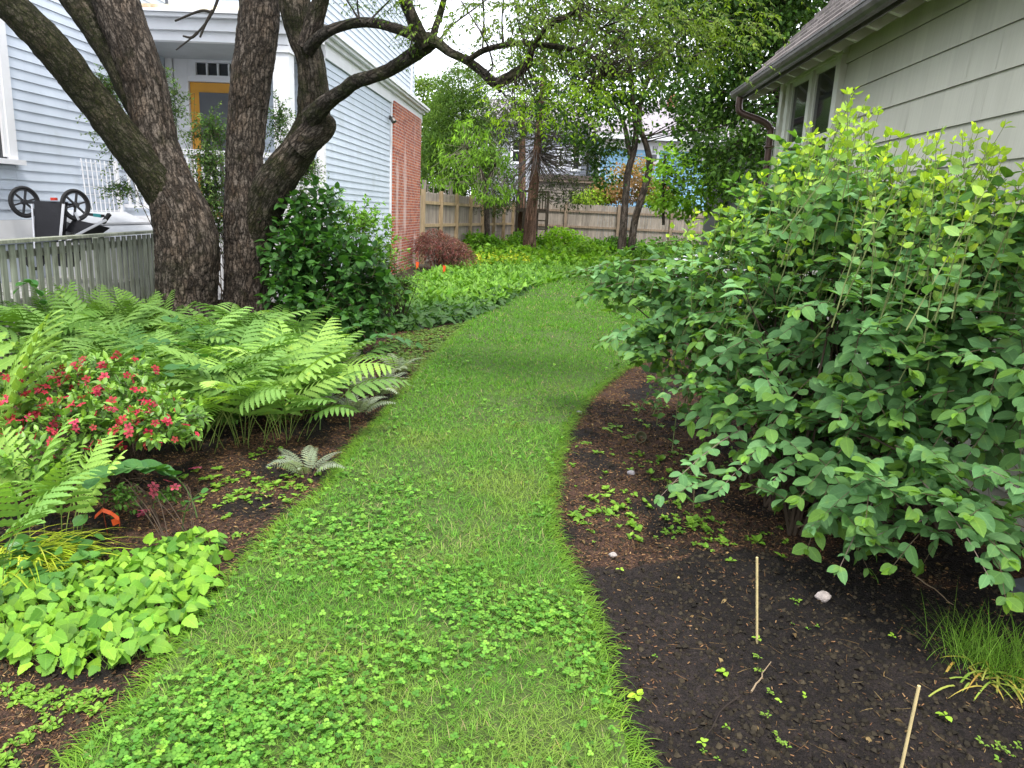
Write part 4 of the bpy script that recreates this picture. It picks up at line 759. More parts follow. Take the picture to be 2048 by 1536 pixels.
fork = pixrows([(612, 95, 17), (628, 45, 17), (640, 5, 15), (655, -50, 13), (680, -140, 9)], 8.1, 7.9)
TR_ = Thing('spreading_tree', np.array([*P(492, 680, 8.6)[:2], 0]), 'upright tree with a long crooked limb arching right over the lawn', 'tree')
limbpart(TR_, 'trunk', [main_r], M_BARK, moss=.06, sides=96, lump=.08, dens=7)
limbpart(TR_, 'limb', [limb_r, knob, fork], M_BARK, moss=.3, sides=44, lump=.09, dens=3, label='crooked limb with a cut knob')
bA = pixrows([(622, 235, 20), (655, 203, 15), (689, 180, 13), (712, 163, 13), (763, 147, 12), (814, 118, 13), (846, 95, 15), (862, 82, 15)], 8.1, 7.0)
bB = pixrows([(618, 100, 12), (633, 80, 11), (655, 63, 10), (687, 51, 9), (721, 45, 9), (755, 47, 9), (788, 56, 9), (822, 68, 10), (850, 86, 11)], 8.0, 7.05)
bC = pixrows([(852, 92, 13), (836, 60, 12), (818, 20, 11), (806, -10, 11), (798, -60, 9), (800, -140, 7)], 7.0, 6.8)
bD = pixrows([(862, 92, 8), (870, 59, 6.5), (882, 22, 6), (890, -10, 5.5), (905, -80, 4)], 7.0, 7.0)
bE = pixrows([(856, 80, 14), (873, 84, 10), (899, 104, 8.5), (934, 121, 8), (967, 146, 8.5), (990, 166, 10), (1010, 158, 10), (1035, 145, 9.5), (1055, 127, 7.5), (1065, 98, 6), (1084, 68, 6), (1114, 41, 5.5), (1150, 24, 5), (1160, -10, 4), (1170, -70, 3)], 7.0, 6.2)
bF = pixrows([(934, 121, 6), (944, 115, 5.5), (967, 101, 5.5), (1006, 91, 5.2), (1045, 86, 5), (1084, 90, 5), (1123, 95, 5), (1153, 101, 4.5), (1182, 113, 4), (1198, 133, 2.5), (1205, 150, 1)], 6.75, 6.3)
stub = pixrows([(990, 166, 7), (998, 180, 3), (1001, 186, 1)], 6.8)
limbpart(TR_, 'branch', [bA, bE, stub, bC, bD], M_BARKD, moss=.15, sides=20, lump=.12, dens=2, fs=14)
limbpart(TR_, 'branch', [bB], M_BARKD, moss=.1, sides=20, lump=.1, dens=2, fs=14); limbpart(TR_, 'branch', [bF], M_BARKD, moss=.15, sides=16, lump=.1, dens=2, fs=14)
thin = [[(1160, 100), (1195, 62), (1250, 40), (1330, 35), (1440, 45)], [(1155, 100), (1190, 68), (1240, 25), (1290, -20)], [(1170, 108), (1200, 80), (1230, 62), (1275, 75), (1330, 110), (1390, 112)], [(1150, 98), (1158, 50), (1165, -10)], [(1195, 118), (1225, 90), (1240, 70)],
        [(967, 150), (985, 130), (970, 80), (940, 30), (915, -10)], [(1007, 90), (1004, 40), (1008, -10)], [(965, 100), (968, 40), (965, -10)], [(720, 42), (716, 20), (714, -10)], [(845, 90), (832, 60), (818, 105), (818, 110)], [(990, 170), (1005, 185), (1015, 198)], [(1052, 85), (1040, 60), (1035, 40)], [(1120, 98), (1128, 130), (1145, 165)],
        [(720, 42), (705, 18), (690, -5)], [(880, 78), (905, 50), (945, 20), (985, -10)], [(1330, 110), (1360, 80), (1385, 55)], [(1390, 112), (1420, 100), (1450, 90)], [(800, -10), (812, 30), (826, 95)], [(735, 45), (760, 20), (790, -10)], [(655, 63), (690, 45), (720, 35)]]
S = Soup()
for l in thin:
    Y = 6.6 if l[0][0] > 930 else 7.2; r = cat([[*P(x, y, Y + .15 * math.sin(i * 2.1)), (2.2 - 1.4 * i / len(l)) * Y / F] for i, (x, y) in enumerate(l)]); tubes(S, r[None, :, :3], r[None, :, 3], (.035, .028, .022), 6)
for l in (((445, -30), (425, 25), (395, 65), (352, 100)), ((425, 25), (400, 22), (350, 42)), ((425, 20), (410, 50), (400, 75)), ((395, 65), (383, 75), (366, 72))):
    r = cat([[*P(x, y, 7.6), (3 - .6 * i) * 7.6 / F] for i, (x, y) in enumerate(l)]); tubes(S, r[None, :, :3], r[None, :, 3], (.03, .025, .02), 6)
cl = [lp(980, 40, 6.6, .75, .7, .35), lp(1080, 30, 6.3, .6, .6, .35), lp(1190, 40, 6.2, .7, .7, .35), lp(1300, 60, 6.2, .65, .6, .3), lp(1400, 60, 6.2, .5, .5, .28), lp(1130, 170, 6.4, .55, .5, .28), lp(1060, 210, 6.5, .45, .5, .2), lp(1180, 200, 6.4, .35, .4, .22), lp(900, 20, 6.9, .35, .5, .2), lp(1000, -70, 6.2, 1.6, 1.3, .35), lp(1300, -90, 6, 1.4, 1.2, .35), lp(1470, 70, 6.2, .3, .3, .3)]  # widest lumps lie overhead, out of view, added to shade the ground
SL = Soup(); w = np.array([.8, 1.2, 1.4, 1.2, .8, .9, .5, .4, .25, 1.2, 1.0, .4]); w /= w.sum(); M = 850; ks = rng.choice(len(cl), M, p=w)
cen = np.array([l[0] for l in cl])[ks]; rad = np.array([l[1] for l in cl])[ks]; dd = rdir(M); p0 = cen + rad * dd * rng.uniform(.1, 1, (M, 1)) ** .5
bright = (ks == 5) | (ks == 6) | (ks == 7); dirs = dd * [1, 1, .3] + rng.normal(0, .5, (M, 3)) * [1, 1, .4] + [.2, -.1, -.12]
for msk, cols in ((~bright, [(.09, .155, .025), (.14, .21, .035), (.20, .28, .055), (.045, .085, .015)]), (bright, [(.26, .42, .035), (.34, .50, .05), (.15, .27, .03)])):
    k = msk.sum(); shoots(SL, S, p0[msk], dirs[msk], rng.uniform(.12, .26, k), 6, leaf(lambda t: .19 * math.sin(math.pi * t ** .9) ** .85, 2, .3, .35), .052, cols, spread=48, up=.8, jn=.5, bend=(0, 0, -.35), stem=(.07, .06, .03), r0=.0018)
k = 420; e = p0[rng.choice(M, k)]; tpz = np.concatenate([cat(b)[:, :3] for b in (bE, bF, bC, bD)]); src = np.array([tpz[np.argsort(np.linalg.norm(tpz - x, axis=1))[rng.integers(0, 6)]] for x in e]); m_ = np.linalg.norm(src - e, axis=1) < .75; twigs(S, src[m_], e[m_], np.full((m_.sum(), 1), .004), (.045, .035, .025), -.05, 8)
# loose small leaves beside the arch
cl2 = [lp(800, 20, 7.1, .3, .3, .14), lp(725, 10, 7.3, .25, .3, .1), lp(950, 140, 6.9, .35, .35, .2), lp(815, 90, 7.0, .1, .1, .08), lp(880, 160, 6.9, .25, .2, .15)]; cc = np.array([l[0] for l in cl2]); rr = np.array([l[1] for l in cl2]); ks = rng.choice(5, 95, p=[.3, .18, .27, .12, .13]); pp0 = cc[ks] + rr[ks] * rdir(95) * rng.uniform(.2, 1, (95, 1))
shoots(SL, S, pp0, rdir(95) * [1, 1, .5], rng.uniform(.08, .2, 95), 4, leaf(lambda t: .19 * math.sin(math.pi * t ** .9) ** .85, 2, .3, .35), .04, [(.07, .13, .02), (.04, .09, .015), (.11, .17, .03)], r0=.0015, stem=(.05, .04, .03))
TR_.part('twigs', S, M_TWIG); TR_.part('foliage', SL, M_FAR)

# ------------------------------------------------------------------ shrubs
def gnd(px, py, Y): p = P(px, py, Y).copy(); p[2] = 0; return p
def shrub(name, base, label, catn, lumps, M, K, tp, s0, cols, L=(.15, .3), tip=None, leafmat=M_LEAF, mode='flat', spread=58, up=.9, jn=.35, outn=0., bend=(0, 0, -.3), r0=.003, stem=(.08, .06, .035), bias=(0, 0, .3), flat=(1, 1, .8), wood=30, woodr=.012, shell=.15, group=None, part='foliage', extra=None, tipw=.6, spreadb=.12, tipn=.75):
    th = Thing(name, base, label, catn, group); S = Soup(); SW = Soup()
    w = np.array([l[1][0] * l[1][1] ** .5 * l[1][2] ** .5 for l in lumps]); w /= w.sum(); ks = rng.choice(len(lumps), M, p=w)
    cen = np.array([l[0] for l in lumps])[ks]; rad = np.array([l[1] for l in lumps])[ks]; d = rdir(M); p0 = cen + rad * d * rng.uniform(shell, 1, (M, 1)) ** .6
    dirs = nrm(d * flat + rng.normal(0, .3, (M, 3)) + np.array(bias)); Ls = rng.uniform(*L, M); p0 = p0 - dirs * Ls[:, None] * .7; p0[:, 2] = np.maximum(p0[:, 2], .06)
    shoots(S, SW, p0, dirs, Ls, K, tp, s0, cols, tip=tip, bend=bend, mode=mode, spread=spread, up=up, jn=jn, r0=r0, stem=stem, tipw=tipw, tipn=tipn, outn=outn)
    if extra is not None: extra(S, SW)
    kk = rng.choice(M, min(wood * 4, M), replace=False); hub = np.array(base, float) + rng.normal(0, 1, (wood, 3)).clip(-1.2, 1.2) * [spreadb, spreadb, 0]; hub[:, 2] = 0; mid = cen[kk[:wood]] * .6 + hub * .4; a = hub[np.arange(len(kk)) % wood]
    twigs(SW, a, p0[kk], np.full((len(kk), 1), woodr * .6), (.07, .05, .035), .12, 9)
    th.part('stems', SW, M_TWIG); th.part(part, S, leafmat, True); return th
BG_ = [(.10, .22, .115), (.14, .285, .15), (.19, .35, .19), (.07, .16, .075), (.12, .25, .08)]
big = [lp(1720, 650, 3.9, .85, .9, .58), lp(1560, 570, 4.6, .75, .9, .5), lp(1420, 570, 5.1, .6, .75, .48), lp(1290, 560, 5.5, .42, .5, .25), lp(1200, 545, 5.7, .22, .3, .1), lp(1900, 680, 3.5, .6, .8, .5), lp(2060, 760, 3.1, .55, .7, .42),
       lp(1600, 830, 3.8, .55, .6, .33), lp(1800, 880, 3.3, .5, .6, .34), lp(1440, 760, 4.3, .42, .5, .24), lp(1400, 940, 3.5, .16, .22, .10), lp(1950, 1000, 2.75, .3, .4, .24), lp(1660, 1000, 3.3, .32, .4, .16), lp(1300, 660, 5.0, .3, .4, .2), lp(1800, 500, 3.9, .5, .6, .25), lp(1620, 430, 4.5, .5, .6, .28), lp(1640, 340, 4.6, .36, .4, .2), lp(1760, 410, 4.0, .55, .5, .24), lp(1940, 430, 3.6, .5, .5, .2), lp(2080, 450, 3.3, .4, .5, .2), lp(1520, 420, 4.8, .35, .4, .2), lp(1980, 520, 3.6, .5, .6, .25)]
def extra_big(S, SW):
    k = 330; px = rng.uniform(1330, 2100, k); top = np.interp(px, [1330, 1450, 1560, 1640, 1720, 1800, 1900, 2000, 2100], [430, 380, 290, 200, 150, 250, 240, 230, 260]); py = top + rng.uniform(0, 1, k) * 290 + 10
    Y = np.interp(px, [1330, 1560, 1720, 2100], [5.0, 4.4, 3.8, 3.4]) + rng.normal(0, .3, k); tipp = np.array([P(a, b, c) for a, b, c in zip(px, py, Y)]); L = rng.uniform(.35, .7, k); d = nrm(np.stack([rng.normal(.12, .2, k), rng.normal(0, .2, k), np.full(k, 1.)], -1))
    shoots(S, SW, tipp - d * L[:, None], d, L, 8, L_OV, .072, BG_, tip=(.42, .58, .045), mode='dec', spread=72, up=.5, jn=.4, bend=(0, 0, 0), r0=.0035, stem=(.14, .17, .06), tipw=.35, tipn=.62)
    # long drooping sprays at the near and left edges
    spray = [((1480, 860, 3.7), (1325, 985, 3.3)), ((1530, 900, 3.6), (1440, 990, 3.3)), ((1600, 920, 3.5), (1545, 985, 3.3)), ((1840, 960, 2.9), (1975, 1150, 2.35)), ((1760, 980, 3.1), (1690, 1130, 2.9)), ((1700, 1010, 3.2), (1620, 1075, 3.0)), ((1950, 930, 2.7), (2045, 1020, 2.4)), ((1330, 520, 5.6), (1140, 540, 5.7)), ((1300, 580, 5.4), (1160, 600, 5.5)), ((1460, 760, 4.4), (1330, 790, 4.1)), ((1420, 690, 4.7), (1270, 700, 4.7)), ((1830, 1060, 2.9), (1880, 1105, 2.7)), ((1900, 1030, 2.8), (1760, 1100, 2.9)), ((1380, 480, 5.4), (1210, 510, 5.7)), ((1720, 1090, 3.0), (1800, 1140, 2.85))]
    a = np.array([P(*s[0]) for s in spray]); b = np.array([P(*s[1]) for s in spray]); L = np.linalg.norm(b - a, axis=1)
    shoots(S, SW, a, b - a + np.array([0, 0, .12]), L, 9, L_OVB, .085, BG_, mode='flat', outn=.3, spread=62, up=.9, jn=.25, bend=(0, 0, -.22), r0=.0035, stem=(.2, .15, .12), t0=.02, tipn=.7)
shrub('honeysuckle_shrub', gnd(1720, 700, 4.1), 'very large blue green shrub with yellow green shoot tips beside the cottage wall', 'shrub', big, 1280, 5, L_OVB, .104, BG_, L=(.22, .42), outn=.7, tip=(.14, .27, .045), bend=(0, 0, -.25), bias=(0, -.1, .15), r0=.003, stem=(.13, .10, .06), wood=46, woodr=.016, extra=extra_big, leafmat=M_LEAFM, tipw=.7, spreadb=.35)
HY = [(.022, .07, .02), (.035, .10, .028), (.016, .05, .015), (.05, .13, .035)]
shrub('hydrangea', gnd(650, 600, 8.3), 'dense dark green hydrangea bush right of the twin trunks', 'shrub', [lp(640, 520, 8.3, .55, .6, .5), lp(700, 540, 8.1, .42, .5, .42), lp(600, 480, 8.5, .4, .5, .5), lp(640, 420, 8.5, .32, .4, .3), lp(740, 570, 7.9, .3, .35, .3), lp(590, 600, 7.9, .38, .4, .3), lp(650, 640, 7.7, .5, .45, .3), lp(720, 640, 7.7, .35, .4, .25), lp(590, 520, 8.0, .3, .3, .4)], 520, 3, L_HYD, .14, HY, L=(.16, .3), tip=(.06, .16, .03), spread=60, mode='dec', up=.9, jn=.4, leafmat=M_LEAF, shell=.3, wood=14, bend=(0, 0, -.1))
shrub('pale_shrub', gnd(715, 560, 9.6), 'pale yellow green bush rising behind the dark hydrangea', 'shrub', [lp(700, 440, 9.5, .35, .4, .35), lp(735, 430, 9.6, .25, .3, .3), lp(660, 400, 9.4, .22, .25, .22), lp(760, 480, 9.8, .3, .3, .4)], 130, 5, L_OV3, .075, [(.12, .26, .04), (.17, .33, .06), (.08, .18, .03)], L=(.2, .4), tip=(.2, .38, .06), mode='dec', spread=60, shell=.2, wood=8, bias=(0, 0, .8))
shrub('arching_bush', gnd(790, 600, 10.4), 'loose arching bush with small leaves between the hydrangea and the brick wall', 'shrub', [lp(775, 520, 10.3, .45, .4, .3), lp(810, 560, 10.2, .4, .4, .25), lp(750, 570, 9.8, .35, .35, .25)], 150, 6, L_OV3, .05, [(.06, .15, .03), (.11, .22, .04), (.04, .1, .02)], L=(.25, .5), wood=10, bias=(.2, 0, .3), bend=(0, 0, -.5))
HOL = [(.045, .10, .04), (.07, .14, .05), (.10, .19, .06), (.03, .07, .03)]
shrub('small_leaved_bush', gnd(470, 500, 10.0), 'tall airy small leaved bush growing behind the two trunks in front of the porch', 'bush', [lp(215, 170, 9.7, .42, .3, .45), lp(250, 270, 9.6, .4, .3, .45), lp(310, 160, 9.8, .3, .3, .4), lp(345, 200, 9.8, .18, .3, .5), lp(245, 375, 9.6, .3, .3, .12), lp(420, 260, 9.8, .42, .3, .4), lp(420, 370, 9.7, .4, .3, .5), lp(560, 240, 9.7, .25, .3, .42), lp(600, 340, 9.6, .3, .3, .25), lp(420, 450, 9.7, .35, .3, .3), lp(420, 320, 9.6, .3, .3, .35), lp(430, 400, 9.6, .3, .3, .3), lp(600, 400, 9.6, .25, .25, .2), lp(620, 330, 9.6, .2, .25, .15)], 900, 9, leaf(lambda t: .26 * math.sin(math.pi * t), 2, .2, .1), .046, HOL, L=(.25, .55), tip=(.2, .3, .09), mode='dec', spread=60, up=.4, jn=.7, r0=.0025, stem=(.09, .07, .05), wood=8, shell=.1, leafmat=M_FAR, bias=(0, 0, .1), spreadb=.25)
shrub('laceleaf_maple', gnd(882, 500, 20), 'low rounded purple red laceleaf maple beside the brick wall', 'shrub', [lp(880, 490, 20, .78, .7, .38), lp(870, 475, 20, .5, .5, .3), lp(915, 505, 19.8, .5, .5, .3)], 620, 5, leaf(lambda t: .10 * math.sin(math.pi * t), 2, .1, .4), .10, [(.17, .06, .09), (.25, .11, .14), (.11, .04, .06), (.30, .18, .20)], L=(.15, .35), tip=(.26, .07, .07), mode='dec', jn=.8, shell=.5, bias=(0, 0, .25), bend=(0, 0, -.7), leafmat=M_FAR, wood=10, r0=.004)
# azalea with spent and fresh flowers
AZ = [(.10, .21, .04), (.15, .30, .06), (.055, .13, .03)]
azl = [lp(255, 825, 3.95, .36, .34, .15), lp(330, 845, 3.75, .22, .25, .11), lp(150, 860, 3.75, .3, .3, .16), lp(210, 750, 4.3, .32, .3, .11), lp(90, 800, 4.0, .3, .3, .2), lp(60, 920, 3.4, .2, .2, .15)]
def petals():
    v = []; q = []; t = []; c = []
    for k in range(5):
        a = k * 2 * math.pi / 5; ca_, sa_ = math.cos(a), math.sin(a); o = len(v)
        for (r, wd, z) in ((.06, 0, 0), (.45, .30, .22), (.5, 0, .13), (.45, -.30, .22), (.92, .26, .2), (1.0, 0, .1), (.92, -.26, .2)): v.append((ca_ * r - sa_ * wd, sa_ * r + ca_ * wd, z)); c.append((1, 1, 1) if r > .1 else (.5, .5, .5))
        t += [(o, o + 1, o + 2), (o, o + 2, o + 3)]; q += [(o + 2, o + 1, o + 4, o + 5), (o + 3, o + 2, o + 5, o + 6)]
    return T(v, q, t, c)
FL = petals()
def flowers(th, lumps, k, cols, size, up=.6, toward=(0, -.9, .5)):
    ks = rng.choice(len(lumps), k); cen = np.array([l[0] for l in lumps])[ks]; rad = np.array([l[1] for l in lumps])[ks]
    d = nrm(rdir(k) + np.array(toward)); p = cen + rad * d * rng.uniform(.9, 1.12, (k, 1)); rest = Soup(); o = np.argsort(np.linalg.norm(p - [0, 0, EYE], axis=1))
    for j, i in enumerate(o):
        n = int(rng.integers(1, 4)) if j >= 90 else 1; S = Soup() if j < 90 else rest; M = basis(rdir(n), d[i] + UP * up + rng.normal(0, .5, (n, 3))) * rng.uniform(.6, 1.15, (n, 1, 1)) * size
        S.inst(FL, M, p[i] + rng.normal(0, .012, (n, 3)), colmix(n, cols, .15))
        if j < 90: th.part('flower', S, M_PETAL)
    if rest.n: th.part('flowers', rest, M_PETAL)['kind'] = 'stuff'
az1 = shrub('azalea', gnd(230, 800, 4.1), 'azalea bush with bright pink and faded flowers among the ferns', 'shrub', azl, 460, 4, L_EL, .066, AZ, L=(.08, .16), tip=(.2, .36, .05), mode='dec', spread=55, up=.8, jn=.4, leafmat=M_LEAFG, shell=.35, wood=14, woodr=.006, r0=.002, bend=(0, 0, 0))
flowers(az1, azl[:5], 165, [(.55, .02, .09), (.72, .08, .22), (.36, .012, .05), (.34, .07, .06), (.24, .05, .04)], .026)
az2 = shrub('low_azalea_sprig', gnd(330, 1010, 3.3), 'small low azalea sprig with pink blossoms on the mulch', 'shrub', [lp(340, 985, 3.5, .08, .1, .04), lp(240, 985, 3.5, .12, .1, .05)], 34, 4, L_EL, .04, [(.05, .12, .03), (.09, .2, .04)], L=(.06, .12), mode='dec', wood=4, woodr=.004, r0=.0015)
flowers(az2, [lp(335, 975, 3.45, .05, .05, .03)], 4, [(.8, .15, .3)], .028)

# ------------------------------------------------------------------ ferns
def frond_tp(npair, wide, pw, m, wavy, asc=1., a0=72, a1=38, edgec=None, midc=(1, 1, 1), nw=5, prof=None):
    v = []; q = []; c = []; uv = []
    edgec = edgec or (1, 1, 1)
    for k in range(13): s = k / 12; r = .012 * (1 - .8 * s) + .002; v += [(-r, s, .002), (r, s, .002)]; c += [midc, midc]; uv += [(.3, s), (.3, s)]
    q += [(2 * k, 2 * k + 1, 2 * k + 3, 2 * k + 2) for k in range(12)]
    for i in range(npair):
        s = .05 + .93 * (i / npair) ** .95; pf = (prof(s) if prof else (1 - s) ** .62 * min(1, .75 + s * 1.2)); pl = wide * pf + .03; an = math.radians(a0 + (a1 - a0) * s)
        for sg in (-1, 1):
            o = len(v); ln = pl * rng.uniform(.93, 1.05); st = s + rng.uniform(-.006, .006)
            for k in range(m + 1):
                t = k / m; w = pw * (.35 + .65 * pf) * (math.sin(math.pi * min(1, .12 + .88 * t ** .9)) ** .6 if k < m else 0) * (1 + (wavy if k % 2 else -wavy)); px_ = sg * math.sin(an) * ln * t; py_ = st + math.cos(an) * ln * t + .10 * ln * t * t; z = -.22 * ln * t * t
                nx, ny = -math.cos(an) * sg, math.sin(an)
                for e in (-1, 0, 1): v.append((px_ + nx * w * e * sg, py_ + ny * w * e, z + abs(e) * w * .25)); c.append(edgec if e else midc); uv.append((.3 * e if e else 0, t))
            for k in range(m): a = o + 3 * k; q += [(a, a + 1, a + 4, a + 3), (a + 1, a + 2, a + 5, a + 4)]
    return T(v, q, c=c, uv=uv)
FR = [frond_tp(9, .43, .052, 14, .22, a0=74, a1=42) for _ in range(3)]; FRN = [frond_tp(15, .28, .030, 8, .25, a0=80, a1=50) for _ in range(2)]
PFR = [frond_tp(14, .23, .030, 10, .38, a0=82, a1=45, edgec=(1, 1, .98), midc=(.28, .22, .25), prof=lambda s: (1 - s) ** .8 * min(1, .55 + s * 1.6)) for _ in range(3)]
def place_frond(S, SW, tp, base, azm, L, stipe, a0, a1, col, roll=0., stc=(.16, .22, .05), wscale=1.):
    K = 14; th = np.radians(a0 + (a1 - a0) * np.linspace(0, 1, K) ** 1.3); h = np.array([math.cos(azm), math.sin(azm), 0]); ds = (L + stipe) / (K - 1)
    pts = np.concatenate([[base], base + np.cumsum((np.cos(th)[:-1, None] * h + np.sin(th)[:-1, None] * UP) * ds, 0)]); ss = np.linspace(0, 1, K); f0 = stipe / (L + stipe)
    s = f0 + (1 - f0) * np.clip(tp.v[:, 1], 0, 1); ex = (tp.v[:, 1] - np.clip(tp.v[:, 1], 0, 1)) * L
    pc = np.stack([np.interp(s, ss, pts[:, j]) for j in range(3)], -1); tt = np.interp(s, ss, th); tg = np.cos(tt)[:, None] * h + np.sin(tt)[:, None] * UP; lat = np.array([math.sin(azm), -math.cos(azm), 0]); nm = -np.sin(tt)[:, None] * h + np.cos(tt)[:, None] * UP
    lr = lat * math.cos(roll) + nm * math.sin(roll); nr = nm * math.cos(roll) - lat * math.sin(roll)
    v = pc + tg * ex[:, None] + lr * (tp.v[:, :1] * L * wscale) + nr * (tp.v[:, 2:] * L); S.add(v, tp.q, c=tp.c * np.array(col), uv=tp.uv)
    e = int(f0 * K) + 2; tubes(SW, pts[None, :e], np.full((1, e), .0025), stc, 4)
def fern(name, base, label, nf, L, cols, tps, stipe=.25, a0=(55, 84), a1=(-28, 14), rb=.16, azr=(0, 2 * math.pi), group='light green ferns', mat=M_LEAFM, stc=(.16, .22, .05), ws=1., jc=.1):
    th = Thing(name, base, label, 'fern', group); S = Soup(); SW = Soup()
    for i in range(nf):
        a = azr[0] + (azr[1] - azr[0]) * (i + rng.uniform(-.4, .4)) / nf; b = np.array(base, float) + np.array([math.cos(a), math.sin(a), 0]) * rb * rng.random(); c = colmix(1, cols, jc)[0]
        place_frond(S, SW, tps[rng.integers(len(tps))], b, a, L * rng.uniform(.75, 1.1), stipe * rng.uniform(.6, 1.3), rng.uniform(*a0), rng.uniform(*a1), c, rng.normal(0, .25), stc, ws)
    th.part('stems', SW, M_STEM); th.part('fronds', S, mat, True); return th
FC = [(.14, .26, .085), (.19, .33, .11), (.085, .18, .055), (.23, .38, .12), (.06, .14, .045)]; FCB = [(.24, .40, .11), (.31, .47, .14), (.17, .31, .09)]; FCD = [(.075, .16, .035), (.10, .20, .045), (.055, .12, .03)]
fl = [(130, 5.9, 'fern left of the azalea, in front of the picket fence', 8, .50, FC), (240, 5.4, 'fern just above the highest pink azalea flowers', 9, .52, FC), (330, 5.9, 'fern at the foot of the thick left trunk', 9, .52, FC), (420, 5.3, 'fern in front of the gap between the two trunks', 10, .55, FC), (505, 5.8, 'fern at the foot of the upright right trunk', 9, .52, FC), (585, 5.4, 'bright fern in front of the hydrangea', 10, .52, FCB), (640, 6.2, 'rightmost tall fern of the bed, below the hydrangea', 6, .38, FC),
      (200, 6.6, 'fern in the second row behind the azalea, left of the thick trunk', 10, .55, FC), (450, 6.7, 'fern pressed against the gap between the two trunks', 10, .55, FC), (545, 6.8, 'fern between the right trunk and the hydrangea', 10, .52, FCD), (60, 6.3, 'fern at the far left in front of the picket fence', 9, .5, FCD), (380, 4.6, 'fern right behind the glossy azalea leaves', 8, .46, FC), (480, 4.75, 'fern whose low frond hangs over the mulch in the middle of the left bed', 8, .48, FCB), (570, 4.9, 'fern left of the silver fern group', 8, .44, FC), (300, 4.9, 'fern between the azalea and the left trunk', 8, .46, FC)]
for px, Y, lab, nf, L, cols in fl: fern('fern', gnd(px, 650, Y), lab, nf + 6, L * 1.08, cols, FR, stipe=.36, a0=(60, 84))
fern('fern', gnd(-15, 800, 3.75), 'big upright fern cut by the left edge above the azalea', 6, .6, FCB, FR, stipe=.42, a0=(82, 95), a1=(35, 65))
fern('fern', gnd(30, 900, 3.2), 'big pale fern in the left foreground before the pink flowers', 6, .44, FCB, FR, stipe=.2, a0=(75, 90), a1=(10, 45))
fern('fern', gnd(-60, 1000, 2.75), 'nearest fern at the left edge drooping over the yellow striped grass', 6, .36, FC, FR, stipe=.22, a0=(70, 85))
fern('fern', gnd(110, 960, 3.2), 'pale fern frond clump just right of the nearest left edge fern', 5, .36, FCB, FR, stipe=.22, azr=(-.6, 2.2), a0=(75, 88), a1=(10, 40))
for px, py, lab, cols in ((455, 850, 'low dark fern frond clump at the front edge of the fern bed', FCD), (560, 835, 'low dark fern before the silver fern under the green ferns', FCD), (400, 860, 'low dark fern tucked under the right side of the azalea', FCD)): fern('fern', G(px, py), lab, 9, .30, cols, FR, stipe=.08, a0=(35, 75), a1=(-30, 5))
for px, Y, lab in ((110, 7.1, 'dark fern against the left end of the picket fence'), (190, 7.3, 'narrow leaved fern before the middle pickets'), (245, 7.5, 'narrow leaved fern left of the thick trunk'), (290, 7.2, 'narrow leaved fern touching the thick trunk')): fern('fern', gnd(px, 600, Y), lab, 13, .62, FCD if px < 150 else [(.10, .19, .05), (.13, .24, .06)], FRN, stipe=.15, a0=(75, 90), a1=(15, 50), group='narrow ferns by the picket fence')
SILV = [(.36, .44, .42), (.46, .53, .54), (.28, .36, .32), (.40, .52, .40)]
for px, py, lab, nf, L in ((612, 955, 'small silver fern alone on the mulch beside the lawn edge', 10, .24), (752, 800, 'largest silver fern by the lawn edge', 20, .34), (715, 835, 'silver fern in front of the largest one', 12, .27), (690, 740, 'silver fern farthest from the camera, under the hydrangea', 13, .32), (625, 830, 'silver fern shaded under the green ferns', 10, .26), (690, 790, 'silver fern between the green ferns and the silver group', 14, .32), (790, 752, 'silver fern nearest the curve of the lawn', 14, .30)):
    fern('silver_fern', G(px, py), lab, nf, L, SILV, PFR, stipe=.06, a0=(50, 80), a1=(-35, -5), group='silver painted ferns', stc=(.12, .05, .05), rb=.06, ws=1.15)
# solomon's seal
def arching(base, to, label, K=8, s=.1, rise=.45, name='arching_lily', cols=((.04, .12, .045), (.06, .155, .055), (.05, .14, .04)), n=1):
    th = Thing(name, base, label, 'plant', 'arching oval leaved plants'); S = Soup(); SW = Soup(); base = np.array(base, float); to = np.array(to, float)
    c1 = base + np.array([0, 0, rise * 1.2]) + (to - base) * [.1, .1, 0]; t = np.linspace(0, 1, 24)[:, None]; pts = (1 - t) ** 2 * base + 2 * t * (1 - t) * c1 + t * t * to; tubes(SW, pts[None], np.linspace(.004, .0015, 24)[None], (.12, .2, .06), 5)
    idx = np.linspace(9, 23, K).astype(int); tg = nrm(np.gradient(pts, axis=0)); lat = nrm(np.cross(tg, UP))
    for j, i in enumerate(idx):
        for sg in ((-1, 1)):
            if j == K - 1 and sg == 1: continue
            D_ = nrm(tg[i] * .75 + lat[i] * sg * .8 + rng.normal(0, .1, 3) + UP * .05)[None]; S.inst(L_RND if n == 1 else L_OV, basis(D_, UP[None] * 1. + rng.normal(0, .2, (1, 3)) + lat[i] * sg * -.25) * s * rng.uniform(.85, 1.1) * (1 - .35 * abs(j / K - .45)), pts[i][None], colmix(1, cols, .1))
    th.part('stem', SW, M_STEM); th.part('leaves', S, M_LEAF, True)
arching(G(395, 1040), P(190, 955, 3.15), 'plant with two ranks of dark oval leaves arching left above the mulch', 10, .115, .34)
arching(G(470, 860), P(330, 745, 4.3), 'arching oval leaved plant over the right side of the azalea', 7, .12, .5)
arching(G(455, 850), P(280, 690, 4.6), 'arching oval leaved plant behind the azalea flowers', 7, .09, .6)
arching(G(430, 800), P(330, 640, 5.0), 'arching oval leaved plant half hidden among the tall ferns', 8, .09, .6)
arching(G(700, 860), P(640, 725, 5.3), 'upright oval leaved plant with a bare stem before the silver ferns', 6, .10, .45, n=2)
arching(G(720, 830), P(610, 770, 5.2), 'oval leaved plant low at the right end of the ferns', 6, .10, .35, n=2)
